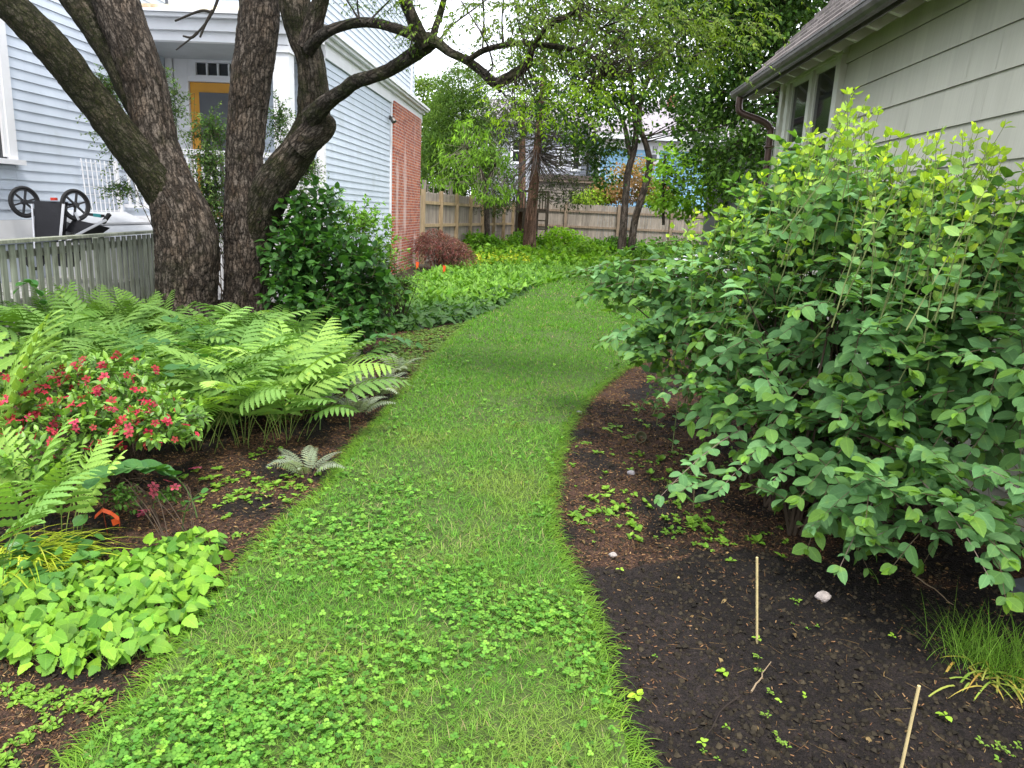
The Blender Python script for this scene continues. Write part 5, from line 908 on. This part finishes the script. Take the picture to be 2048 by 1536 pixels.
arching(G(640, 860), P(700, 760, 5.4), 'dark oval leaved plant standing before the silver ferns', 6, .11, .4, n=2)
arching(G(560, 860), P(650, 760, 5.3), 'dark oval leaved plant among the low fern fronds', 6, .10, .4, n=2)
arching(G(500, 830), P(420, 760, 5.2), 'dark oval leaved plant in front of the middle ferns', 6, .10, .35)
arching(G(690, 780), P(830, 690, 6.4), 'oval leaved plant arching right over the silver ferns', 8, .12, .55, n=2)
arching(G(650, 760), P(760, 650, 6.9), 'oval leaved plant behind the silver ferns under the hydrangea', 7, .11, .5, n=2)
arching(G(365, 1060), P(400, 985, 3.2), 'tiny oval leaved sprout between the fallen blossoms', 3, .055, .12)
arching(gnd(100, 600, 6.8), P(40, 575, 6.7), 'dark oval leaved plant against the pickets at the far left', 6, .12, .8, n=2)
# golden striped grass
th = Thing('striped_grass', gnd(20, 1060, 2.95), 'mound of arching yellow striped grass at the left edge', 'grass'); S = Soup(); k = 420
b = gnd(20, 1060, 2.95)[None] + rng.normal(0, .07, (k, 3)) * [1.3, 1, 0]; a = rng.uniform(-2.6, 1.2, k); v0 = np.stack([np.cos(a) * .8, np.sin(a) * .8, rng.uniform(.6, 1.3, k)], -1); g = np.stack([np.cos(a) * .25, np.sin(a) * .25, -rng.uniform(.65, 1.0, k)], -1)
arcs(S, b, v0, rng.uniform(.25, .5, k), rng.uniform(.006, .010, k), g, [(.30, .40, .03), (.48, .52, .05), (.16, .28, .03), (.55, .55, .12)], K=7, face=nrm(np.cross(v0, UP))); th.part('blades', S, M_LEAFM)

# ------------------------------------------------------------------ ground covers
def stuff(name, S, mat, label=None, smooth=False):
    o = S.build(name, mat, smooth=smooth); o['kind'] = 'stuff'
    if label: o['label'] = label
    return o
def samp(poly, k, z=True):
    p = np.array(poly); lo, hi = p.min(0), p.max(0); out = np.zeros((0, 2))
    while len(out) < k: q = rng.uniform(lo, hi, (k * 2, 2)); out = np.concatenate([out, q[inpoly(q[:, 0], q[:, 1], poly)]])
    out = out[:k]; return np.concatenate([out, gz(out[:, 0], out[:, 1])[:, None] if z else np.zeros((k, 1))], 1)
# heart-leaved patch
S = Soup(); SW = Soup(); hp = gpoly([(-120, 1190), (60, 1150), (150, 1175), (250, 1130), (320, 1095), (410, 1080), (440, 1120), (425, 1180), (385, 1250), (310, 1310), (220, 1350), (110, 1345), (10, 1315), (-100, 1310)])
k = 1150; b = samp(hp, k); hgt = rng.uniform(.02, .095, k); a = rng.normal(-1.3, 1.1, k); tip = b + np.stack([np.cos(a) * .03, np.sin(a) * .03, hgt], -1)
twigs(SW, b, tip, np.full((k, 1), .0015), (.2, .3, .06), .0, 4); D_ = np.stack([np.cos(a), np.sin(a), rng.uniform(-.55, .1, k)], -1); hl = (hgt / .095)[:, None]
cN = colmix(k, [(.17, .34, .04), (.25, .43, .055), (.10, .24, .035), (.06, .16, .04)], .16)
S.inst(L_HEART, basis(D_, UP + rng.normal(0, .45, (k, 3)) + [0, -.15, 0]) * rng.uniform(.032, .072, (k, 1, 1)), tip, cN); stuff('heartleaf_cover', S, M_LEAF, 'patch of yellow green heart shaped leaves at the lower left', True); stuff('heartleaf_stalks', SW, M_STEM)
# darker round leaves at the patch's far side
S = Soup(); k = 110; b = samp(gpoly([(-80, 1120), (160, 1090), (240, 1120), (120, 1200), (-60, 1260)]), k); b[:, 2] += rng.uniform(.03, .12, k); S.inst(L_RND, basis(rdir(k) * [1, 1, .2] + [0, -.6, 0], UP + rng.normal(0, .35, (k, 3))) * rng.uniform(.05, .09, (k, 1, 1)), b, colmix(k, [(.05, .14, .04), (.08, .2, .05)])); stuff('violet_leaves', S, M_LEAFG, 'dark round leaves at the edge of the heart leaved patch', True)
# lily of the valley bed
S = Soup(); lily = gpoly([(748, 662), (840, 655), (940, 638), (1010, 604), (1060, 579), (1130, 558), (1215, 546), (1215, 535), (900, 535), (800, 575), (740, 610)])
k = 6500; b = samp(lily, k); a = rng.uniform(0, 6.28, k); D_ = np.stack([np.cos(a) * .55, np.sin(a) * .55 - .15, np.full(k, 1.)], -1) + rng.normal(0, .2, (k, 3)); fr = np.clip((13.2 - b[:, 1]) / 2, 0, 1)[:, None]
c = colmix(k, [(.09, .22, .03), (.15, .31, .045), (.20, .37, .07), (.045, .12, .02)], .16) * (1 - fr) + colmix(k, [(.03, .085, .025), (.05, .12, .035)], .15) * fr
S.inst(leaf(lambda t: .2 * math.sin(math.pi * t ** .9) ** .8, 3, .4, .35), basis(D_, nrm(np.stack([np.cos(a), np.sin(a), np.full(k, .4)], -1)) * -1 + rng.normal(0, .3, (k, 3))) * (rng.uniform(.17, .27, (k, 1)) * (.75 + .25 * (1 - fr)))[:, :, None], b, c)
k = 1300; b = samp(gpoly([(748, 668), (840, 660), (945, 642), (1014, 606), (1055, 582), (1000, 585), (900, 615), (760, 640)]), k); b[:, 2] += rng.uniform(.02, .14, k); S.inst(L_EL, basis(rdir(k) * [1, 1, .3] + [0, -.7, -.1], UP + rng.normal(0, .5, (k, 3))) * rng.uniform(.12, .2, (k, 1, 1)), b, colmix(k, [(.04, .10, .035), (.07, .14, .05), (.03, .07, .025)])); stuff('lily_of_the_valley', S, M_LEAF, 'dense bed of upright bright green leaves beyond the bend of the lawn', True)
# mixed perennials far back
S = Soup(); k = 9000; b = samp([tuple(W3(*p)[:2]) for p in ((-2.6, 20.5), (-1.6, 32.3), (9, 32.6), (9, 24), (2.6, 21.8))], k); b[:, 2] += rng.uniform(.1, 1, k) ** 1.5 * (.25 + .5 * fbm2(b[:, 0], b[:, 1], .8, 3)); S.inst(L_FAR2, basis(rdir(k) + [0, -.3, .3], UP + rng.normal(0, .5, (k, 3))) * rng.uniform(.10, .22, (k, 1, 1)), b, colmix(k, [(.10, .23, .03), (.16, .32, .04), (.06, .14, .025), (.22, .36, .05)])); stuff('perennial_bed', S, M_FAR, 'mixed green perennials filling the far bed before the fence')
S = Soup(); k = 330; b = samp(gpoly([(950, 541), (1060, 539), (1060, 533), (950, 534)]), k); b[:, 2] += rng.uniform(.1, .42, k); S.inst(L_FAR2, basis(rdir(k), UP + rng.normal(0, .5, (k, 3))) * rng.uniform(.06, .12, (k, 1, 1)), b, colmix(k, [(.42, .44, .05), (.28, .38, .04)])); stuff('golden_cover', S, M_FAR, 'golden yellow low plants behind the bright green bed')
YGc = [(.13, .28, .03), (.19, .36, .045), (.08, .19, .03)]
for px, Y, w_, h_, lab, cols in ((965, 26, .8, .45, 'round light green bush at the foot of the left board fence', YGc), (1050, 29, .7, .45, 'pale leafy clump at the foot of the cedar trunk', YGc), (1128, 29, .85, .6, 'bright yellow green mound before the far fence', [(.2, .38, .03), (.26, .44, .04)]), (1190, 27.5, 1.1, .4, 'spreading green bush right of the bright mound', YGc), (1240, 28, .8, .5, 'dark green bush at the foot of the double trunk', [(.05, .12, .025), (.08, .17, .03)]), (1180, 25, .6, .35, 'low yellowish clump in the middle of the far bed', [(.2, .34, .05), (.13, .26, .04)]), (1345, 24, 1.4, .55, 'green bush beside the double trunk behind the big shrub', [(.07, .17, .03), (.11, .23, .04)])):
    p = gnd(px, 470, Y); bushy('garden_bush', p, lab, 'bush', [(p + UP * h_ * .8, np.array([w_, w_ * .8, h_]))], 190, 12, .12, L_FAR2, .13, cols, group='bushes in the far bed')
# small leaves on the shaded soil before the lily bed
S = Soup()
def seedlings(S, b, size, cols, nl=5, lift=.5, tp=L_OV3):
    n = len(b)
    for j in range(nl):
        a = 2 * math.pi * j / nl + rng.uniform(0, 6.28, n) * (1 if j == 0 else 0) + rng.normal(0, .3, n); D_ = np.stack([np.cos(a), np.sin(a), rng.uniform(.1, lift, n)], -1); S.inst(tp, basis(D_, UP + rng.normal(0, .2, (n, 3))) * (size * rng.uniform(.6, 1.2, n))[:, None, None], b + UP * .008 + np.stack([np.cos(a), np.sin(a), a * 0], -1) * .002, colmix(n, cols, .12))
b = samp(gpoly([(740, 700), (800, 668), (940, 645), (1000, 620), (940, 655), (870, 720), (820, 745)]), 1500); seedlings(S, b, np.full(1500, .035), [(.10, .18, .03), (.16, .25, .06), (.06, .12, .03)], 4)
SD = [(.14, .28, .035), (.09, .20, .03), (.22, .37, .06)]
b = samp(gpoly([(1110, 900), (1180, 850), (1260, 800), (1420, 830), (1560, 1030), (1560, 1100), (1250, 1110), (1130, 1070)]), 330); m = fbm2(b[:, 0], b[:, 1], 3, 2, 5.) > .42; b = b[m]; seedlings(S, b, rng.uniform(.015, .045, len(b)), SD, 5)
for cx, cy, k in ((1220, 1000, 16), (1170, 1050, 9), (1290, 1040, 14), (1370, 1010, 16), (1400, 1050, 12), (1480, 1085, 18), (1150, 900, 6), (1300, 920, 14), (1250, 950, 8), (1330, 1060, 12)):
    p = G(cx, cy); b = p + rng.normal(0, 1, (k, 3)) * [.11, .13, 0]; seedlings(S, b, rng.uniform(.012, .05, k), SD, 5, .9)
b = samp(BLACK, 700); b = b[(b[:, 1] > 1.6)][:400]; b = b[fbm2(b[:, 0], b[:, 1], 4, 2, 8.) > .56]; seedlings(S, b[:60], rng.uniform(.008, .022, len(b[:60])), SD, 4)
for cx, cy, s_ in ((1450, 1352, .03), (1275, 1400, .035), (1890, 1440, .03), (1515, 1285, .022), (1785, 1280, .02), (1240, 1145, .02), (1405, 1495, .02), (1560, 1410, .02), (1610, 1400, .02)): seedlings(S, G(cx, cy)[None] + UP * .01, np.array([s_]), [(.28, .45, .06)], 4, .3, L_OV)
for l in ([(1510, 1320), (1520, 1350), (1540, 1390), (1535, 1440), (1550, 1480), (1570, 1500)], [(1960, 1490), (1990, 1500), (2015, 1515), (2030, 1500)]):
    for (a_, b_) in l: p = G(a_, b_)[None] + rng.normal(0, .01, (4, 3)) * [1, 1, 0] + UP * .012; seedlings(S, p, np.full(4, .013), [(.16, .27, .05)], 3)
b = samp(gpoly([(420, 980), (520, 900), (660, 880), (640, 960), (540, 1040), (480, 1100), (430, 1010)]), 150); b = b[fbm2(b[:, 0], b[:, 1], 3, 2, 1.) > .4]; seedlings(S, b, rng.uniform(.015, .04, len(b)), SD, 5)
for cx, cy, k in ((540, 985, 18), (470, 1000, 12), (560, 940, 8), (430, 960, 8)): p = G(cx, cy); seedlings(S, p + rng.normal(0, 1, (k, 3)) * [.11, .08, 0], rng.uniform(.02, .045, k), SD, 5)
b = samp(gpoly([(-60, 1360), (230, 1390), (200, 1440), (120, 1536), (-60, 1536)]), 520); b = b[fbm2(b[:, 0], b[:, 1], 7, 2, 1.) > .40]; seedlings(S, b, rng.uniform(.007, .024, len(b)), SD, 4, .9)
stuff('weed_seedlings', S, M_LEAF, 'small yellow green seedlings sprouting from the soil')

# ------------------------------------------------------------------ grass and clover
lx = np.array(LAWN)
def lawnpts(y0, y1, dens, grow=.0):
    x0, x1 = lx[:, 0].min(), lx[:, 0].max(); k = int((x1 - x0 + .4) * (y1 - y0) * dens); q = np.stack([rng.uniform(x0 - .2, x1 + .2, k), rng.uniform(y0, y1, k)], -1)
    jx = q[:, 0] + .05 * (fbm2(q[:, 0], q[:, 1], 9, 3, 3.) - .45) * 2; q = q[inpoly(jx, q[:, 1], LAWN)]; vis = np.abs(q[:, 0]) < q[:, 1] * .85 + .9; q = q[vis]; return np.concatenate([q, np.full((len(q), 1), .015)], 1)
S = Soup()
for y0, y1, dens, L0, w0 in ((1.45, 3.2, 11500, .062, .0028), (3.2, 5.5, 7500, .062, .0036), (5.5, 9, 4200, .062, .0052), (9, 14, 2000, .065, .0085), (14, 22.6, 700, .07, .015)):
    b = lawnpts(y0, y1, dens); n = len(b); pt = fbm2(b[:, 0], b[:, 1], 1.6, 3); a = rng.uniform(0, 6.28, n) + (pt - .5) * 3; lean = rng.uniform(.2, 1.3, n); v0 = np.stack([np.cos(a) * lean, np.sin(a) * lean, np.ones(n)], -1); g = np.stack([np.cos(a) * .3, np.sin(a) * .3, -rng.uniform(.1, .6, n)], -1)
    yel = np.clip((fbm2(b[:, 0], b[:, 1], 2.2, 3, 6.) - .4) * 4, 0, 1)[:, None]; c = colmix(n, [(.09, .245, .035), (.135, .32, .05), (.06, .175, .03), (.22, .39, .08)], .2); c = c * (1 - yel * .5) + np.array([.30, .37, .08]) * yel * .5
    sh = np.clip((b[:, 1:2] - 5) / 3, 0, 1); c = c * (1 - sh) + colmix(n, [(.09, .25, .022), (.13, .31, .03), (.06, .175, .018)], .16) * sh  # mid-lawn shade put into the blade colour, darker and more saturated farther off
    dead = rng.random(n) < .03 + .12 * np.clip((fbm2(b[:, 0], b[:, 1], 4, 3, 11.) - .5) * 5, 0, 1); c[dead] = [.42, .36, .18]; arcs(S, b, v0, rng.uniform(.5, 1.25, n) * L0 * (.55 + 1.0 * pt), w0 * rng.uniform(.6, 1.2, n), g, c, K=3)
# long blades flopping over the edge
e = np.array(LAWN + [LAWN[0]]); seg = []
for i in range(len(e) - 1):
    L_ = np.linalg.norm(e[i + 1] - e[i]);
    if e[i][1] > 12: continue
    k = int(L_ * 900); t = rng.random((k, 1)); p = e[i] * (1 - t) + e[i + 1] * t + rng.normal(0, .03, (k, 2)); nn = np.array([e[i + 1][1] - e[i][1], -(e[i + 1][0] - e[i][0])]) / (L_ + 1e-9); sgn = 1 if not inpoly(np.array([p.mean(0)[0] + nn[0] * .1]), np.array([p.mean(0)[1] + nn[1] * .1]), LAWN)[0] else -1
    b = np.concatenate([p, np.full((k, 1), .012)], 1); a = math.atan2(nn[1] * sgn, nn[0] * sgn) + rng.normal(0, .8, k); v0 = np.stack([np.cos(a), np.sin(a), rng.uniform(.4, 1.3, k)], -1); g = np.stack([np.cos(a) * .2, np.sin(a) * .2, -rng.uniform(.4, .8, k)], -1)
    arcs(S, b, v0, rng.uniform(.035, .095, k), rng.uniform(.002, .004, k) * (1 + b[:, 1] * .06), g, [(.13, .26, .03), (.2, .34, .05), (.09, .2, .03)], K=4)
stuff('grass', S, M_GRASS, 'short green grass of the curving lawn path')
v = []; t = []; c = []; uv = []
for j in range(3):
    a0 = j * 2 * math.pi / 3; o = len(v); v.append((0, 0, 0)); c.append((1.25, 1.25, 1.2)); uv.append((.3, 0)); cx_, cy_ = math.cos(a0) * .3, math.sin(a0) * .3
    m_ = 8
    for i in range(m_): a = a0 + math.pi + (i + .5) * 2 * math.pi / m_; rr = .27 * (1 - (.12 if i in (3, 4) else 0)); v.append((cx_ + math.cos(a) * rr, cy_ + math.sin(a) * rr, .05)); c.append((1, 1, 1)); uv.append((.3, .5))
    v.append((cx_, cy_, -.01)); c.append((1.15, 1.15, 1.1)); uv.append((.3, .3))
    t += [(o + 9, o + 1 + i, o + 1 + (i + 1) % m_) for i in range(m_)]
CLV = T(v, t=t, c=c, uv=uv); S = Soup(); SW = Soup()
for y0, y1, dens, s0 in ((1.45, 3.3, 5200, .0245), (3.3, 6, 3000, .028), (6, 8.2, 900, .034)):
    b = lawnpts(y0, y1, dens); f = fbm2(b[:, 0], b[:, 1], 1.5, 3, 4.) + .12 * (3.5 - b[:, 1]) / 3.5 + .18 * (fbm2(b[:, 0], b[:, 1], 7, 2, 1.) - .45); keep = f + rng.normal(0, .11, len(b)) > .49; b = b[keep]; n = len(b)
    b[:, 2] += rng.uniform(.012, .046, n); S.inst(CLV, basis(rdir(n) * [1, 1, .15], UP + rng.normal(0, .28, (n, 3))) * rng.uniform(.65, 1.2, (n, 1, 1)) * s0, b, colmix(n, [(.09, .24, .045), (.14, .32, .055), (.055, .16, .035), (.22, .40, .075)], .16))
stuff('clover', S, M_FAR, 'white clover leaves spread through the near lawn')

# ------------------------------------------------------------------ mulch, crumbs, needles
beds_l = [(-8, 1), (-8, 10), (-1.2, 14), (.4, 15)] + [p for p in LAWN[::-1] if p[0] < .6 and p[1] < 15.5 and p[1] < 16][-0:]
S = Soup(); k = 230000; q = np.stack([rng.uniform(-5, 3, k), 1.5 + (rng.random(k) ** 1.7) * 8.5], -1); q = q[~inpoly(q[:, 0], q[:, 1], LAWN)]; q = q[np.abs(q[:, 0]) < q[:, 1] * .85 + .8]; blk = inpoly(q[:, 0] + .08 * (fbm2(q[:, 0], q[:, 1], 6) - .45), q[:, 1] + .25 * (fbm2(q[:, 0], q[:, 1], 5, 3, 4.) - .45), BLACK)
mf = fbm2(q[:, 0], q[:, 1], 3.5, 4, 2.); keep = np.where(blk, (rng.random(len(q)) < .07 + .8 * np.clip(mf - .54, 0, 1)), (mf + rng.normal(0, .06, len(q)) > .34)); q = q[keep]; n = len(q)
b = np.concatenate([q, (gz(q[:, 0], q[:, 1]) + rng.uniform(.001, .012, n))[:, None]], 1); chip = T([(-.12, -.5, 0), (.15, -.42, .05), (.1, .5, 0), (-.14, .4, .06), (-.1, -.45, -.1), (.12, -.4, -.08), (.08, .45, -.1), (-.1, .35, -.08)], [(0, 1, 2, 3), (0, 4, 5, 1), (1, 5, 6, 2), (2, 6, 7, 3), (3, 7, 4, 0)])
c = colmix(n, [(.15, .065, .042), (.22, .11, .07), (.09, .042, .028), (.32, .20, .13), (.05, .032, .022)], .3); S.inst(chip, basis(rdir(n) * [1, 1, .25], UP + rng.normal(0, .35, (n, 3))) * rng.uniform(.3, 1.3, (n, 1, 1)) * (.0095 + .0014 * b[:, 1])[:, None, None], b, c); k = 2600; q = np.stack([rng.uniform(-3, 3, k), 1.6 + (rng.random(k) ** 1.4) * 7], -1); q = q[~inpoly(q[:, 0], q[:, 1], LAWN)]; q = q[rng.random(len(q)) < np.where(inpoly(q[:, 0], q[:, 1], BLACK), .12, .8)]; n = len(q); b = np.concatenate([q, (gz(q[:, 0], q[:, 1]) + .008)[:, None]], 1)
S.inst(leaf(lambda t: .25 * math.sin(math.pi * t), 3, .5, .5), basis(rdir(n) * [1, 1, .2], UP + rng.normal(0, .5, (n, 3))) * rng.uniform(.012, .035, (n, 1, 1)), b, colmix(n, [(.20, .12, .06), (.30, .21, .12), (.10, .06, .035)], .25)); stuff('mulch', S, M_CHIP, 'reddish brown bark chips and dry leaf bits on the beds')
S = Soup(); k = 95000; q = np.stack([rng.uniform(-3, 3, k), 1.5 + (rng.random(k) ** 1.6) * 5], -1); q = q[~inpoly(q[:, 0], q[:, 1], LAWN)]; q = q[np.abs(q[:, 0]) < q[:, 1] * .85 + .8]; n = len(q); b = np.concatenate([q, (gz(q[:, 0], q[:, 1]))[:, None]], 1)
oc = T([(1, .1, 0), (.3, .9, .1), (-.6, .8, 0), (-1, -.1, .05), (-.3, -.9, 0), (.6, -.7, .1), (.3, .25, .8), (-.35, -.15, .95)], t=[(0, 1, 6), (1, 2, 6), (2, 7, 6), (2, 3, 7), (3, 4, 7), (4, 5, 7), (5, 6, 7), (5, 0, 6)]); S.inst(oc, basis(rdir(n) * [1, 1, .3], UP + rng.normal(0, .4, (n, 3))) * (.0024 + .013 * rng.random((n, 1, 1)) ** 4.5), b, colmix(n, [(.022, .017, .015), (.038, .029, .024), (.014, .011, .010)], .2)); stuff('soil_crumbs', S, M_CHIP, 'dark crumbs of loose soil')
S = Soup(); k = 9000; q = np.stack([rng.uniform(-3.5, 3, k), 1.6 + (rng.random(k) ** 1.5) * 6], -1); q = q[~inpoly(q[:, 0], q[:, 1], LAWN)]; blk = inpoly(q[:, 0], q[:, 1], BLACK); q = q[np.where(blk, rng.random(len(q)) < .2, True)]; n = len(q); b = np.concatenate([q, (gz(q[:, 0], q[:, 1]) + .006)[:, None]], 1); a = rng.uniform(0, 6.28, n)
v0 = np.stack([np.cos(a), np.sin(a), rng.uniform(-.02, .12, n)], -1); g = np.stack([-np.sin(a) * rng.uniform(-.4, .4, n), np.cos(a) * rng.uniform(-.4, .4, n), np.full(n, -.03)], -1); arcs(S, b, v0, rng.uniform(.02, .08, n), rng.uniform(.001, .0022, n), g, [(.22, .11, .06), (.35, .24, .13), (.14, .07, .04)], K=3, face=nrm(np.cross(v0, UP))); stuff('dry_needles', S, M_CHIP, 'thin dry tan needles lying on the beds')

# ------------------------------------------------------------------ small things
M_BAM = mat_plain('bamboo', (.50, .40, .20), .5, .12, 30)
def stake(bx, by, tx, ty, label, low=None):
    b = G(bx, by); tp_ = P(tx, ty, b[1] + (low or 0)); S = Soup(); d = tp_ - b; pts = np.array([b - d * .1, b + d * .3, b + d * .6, tp_]); tubes(S, pts[None], np.full((1, 4), .0048), (1, 1, 1), 8); d = nrm(d); S.lathe([(0, .0), (.0048, 0), (.0044, .001), (0, .001)], tp_, d, 8, (1.2, 1.2, 1.1)); single('bamboo_stake', S, M_BAM, b, label, 'stake', 'thin stakes in the black soil')
stake(1514, 1285, 1514, 1115, 'thin tan stake standing upright in the middle of the black soil'); stake(1795, 1570, 1838, 1372, 'leaning tan stake at the bottom edge of the black soil')
def stone(px, py, s, col, label, seed, name='stone'):
    p = G(px, py); S = Soup(); nu, nv = 14, 9; v = [];
    for j in range(nv):
        ph = math.pi * j / (nv - 1)
        for i in range(nu): a = 2 * math.pi * i / nu; d = np.array([math.cos(a) * math.sin(ph), math.sin(a) * math.sin(ph), math.cos(ph)]); r = .7 + .75 * float(fbm((d * 1.6 + seed)[None], 3)[0]); v.append(p + np.array([0, 0, s * .18]) + d * r * s * np.array([.55, .4, .36]))
    q = [(j * nu + i, j * nu + (i + 1) % nu, (j + 1) * nu + (i + 1) % nu, (j + 1) * nu + i) for j in range(nv - 1) for i in range(nu)]; S.add(v, q); single(name, S, mat_plain('stone_' + str(int(seed)), col, .85, .3, 40, .4), p, label, 'stone')
stone(1645, 1197, .062, (.42, .36, .33), 'pale pinkish stone lying on the black soil', 3); stone(1226, 1112, .034, (.34, .30, .28), 'small grey stone at the edge of the black soil near the lawn', 8); stone(1262, 948, .045, (.28, .26, .27), 'flat grey stone half buried in the reddish mulch', 12); stone(1158, 828, .05, (.30, .29, .27), 'pebble on the mulch by the lawn edge', 17)
p = G(1283, 885); S = Soup(); S.lathe([(.012, 0), (.03, 0), (.038, .075), (.041, .075), (.041, .083), (.037, .083), (.028, .006), (.01, .004)], p + [0.01, .07, .018], (-.25, -1, .35), 22); single('nursery_pot', S, mat_plain('olive_plastic_pot', (.11, .11, .055), .5), p, 'small empty olive plastic pot lying on its side in the mulch', 'pot', smooth=True)
M_TAG = mat_plain('orange_ribbon', (.85, .12, .03), .45, .08, 30)
p = G(215, 1068); S = Soup(); a = [P(190, 1030, p[1]), P(205, 1016, p[1] - .01), P(222, 1022, p[1] + .01), P(238, 1034, p[1] - .01), P(240, 1046, p[1])]; w_ = np.array([0, -.006, -.018])
for i in range(4): S.prism([a[i], a[i + 1], a[i + 1] + w_, a[i] + w_], (0, .0015, 0))
S.prism([a[3], a[4], P(226, 1052, p[1]), P(222, 1040, p[1])], (0, .0015, 0)); S.bar(p, a[1], .003, .003, (.2, .2, .2)); single('orange_ribbon', S, M_TAG, p, 'orange plastic ribbon tied low beside the striped grass', 'ribbon')
for px, py, lab in ((832, 560, 'orange marker flag on a wire below the brick wall'), (886, 562, 'orange marker flag in front of the purple laceleaf maple')):
    p = G(px, py); r = P(px, 523 if px < 850 else 530, p[1]); S = Soup(); S.bar(p, r, .008, .008, (.3, .3, .3)); S.prism([r, r + [.07, 0, -.02], r + [.05, .02, -.14], r + [.0, 0, -.16]], (0, .004, 0)); single('marker_flag', S, M_TAG, p, lab, 'flag')
for px, py, lab in ((285, 1033, 'fallen pink blossom on the mulch above the heart leaved patch'), (395, 944, 'single fallen pink blossom at the right of the arching plant'), (250, 985, 'crimson blossom in the shade near the orange ribbon')):
    p = G(px, py) + [0, 0, .02]; S = Soup(); S.inst(FL, basis(rdir(2) * [1, 1, .2], UP + rng.normal(0, .3, (2, 3))) * .03, p[None] + rng.normal(0, .014, (2, 3)) * [1, 1, .3], np.array([[.8, .13, .26], [.75, .2, .32]]) * (.5 if px == 250 else 1)); single('fallen_blossom', S, M_PETAL, p, lab, 'blossom')  # petal colour halved to paint the shade on the blossom by the ribbon
# grass tuft with pale strap leaves
th = Thing('grass_tuft', G(1985, 1330), 'clump of fine grass with limp pale strap leaves at the right edge', 'grass'); b0 = G(1985, 1330); S = Soup(); k = 620; b = b0 + rng.normal(0, 1, (k, 3)) * [.10, .09, 0]; a = rng.uniform(0, 6.28, k); v0 = np.stack([np.cos(a) * .5 - .05, np.sin(a) * .5, rng.uniform(.7, 1.4, k)], -1); g = np.stack([np.cos(a) * .3, np.sin(a) * .3, -rng.uniform(.1, .5, k)], -1)
arcs(S, b, v0, rng.uniform(.1, .25, k), rng.uniform(.0014, .003, k), g, [(.09, .2, .025), (.14, .28, .04), (.2, .33, .07)], K=5); th.part('blades', S, M_GRASS)
S = Soup(); k = 46; b = b0 + rng.normal(0, 1, (k, 3)) * [.10, .05, 0] + [-.03, -.07, .01]; a = rng.normal(-1.9, .7, k); v0 = np.stack([np.cos(a), np.sin(a), rng.uniform(.15, .7, k)], -1); g = np.stack([np.cos(a) * .1, np.sin(a) * .1, -rng.uniform(.35, .7, k)], -1); arcs(S, b, v0, rng.uniform(.09, .22, k), rng.uniform(.006, .011, k), g, [(.30, .40, .10), (.45, .45, .15), (.18, .3, .06), (.5, .3, .1)], K=6, face=nrm(np.cross(v0, UP))); th.part('strap_leaves', S, M_LEAFM)
p = G(2118, 1236); S = Soup(); S.prism([p + [-.04, 0, 0], p + [.3, .12, 0], p + [.3, .12, .05], p + [-.01, 0, .05]], (-.05, .2, .0)); S.prism([p + [-.055, -.01, .051], p + [.31, .11, .051], p + [.3, .12, .062], p + [-.03, .0, .062]], (-.05, .22, 0)); single('grey_box', S, mat_plain('slate_grey_plastic', (.09, .10, .115), .5), p, 'slate grey plastic box corner at the right edge behind the grass tuft', 'box')
# twigs lying on the soil
for pts, lab in (([(1480, 1400), (1440, 1425), (1420, 1470), (1400, 1490)], 'dark curved twig lying on the black soil'), ([(1830, 1158), (1870, 1185), (1905, 1215)], 'long bare twig on the soil under the big shrub'), ([(1500, 1390), (1540, 1330)], 'short pale twig near the wilted weed')):
    r = np.array([G(*q_) + [0, 0, .012] for q_ in pts]); s = np.linspace(0, 1, 9)[:, None] * (len(r) - 1); rr = np.stack([np.interp(s[:, 0], np.arange(len(r)), r[:, j]) for j in range(3)], -1) + rng.normal(0, .002, (9, 3)); S = Soup(); tubes(S, rr[None], np.linspace(.0035, .0015, 9)[None], (.03, .022, .018) if 'dark' in lab else (.3, .22, .14), 6); single('twig', S, M_TWIG, rr[0], lab, 'twig')
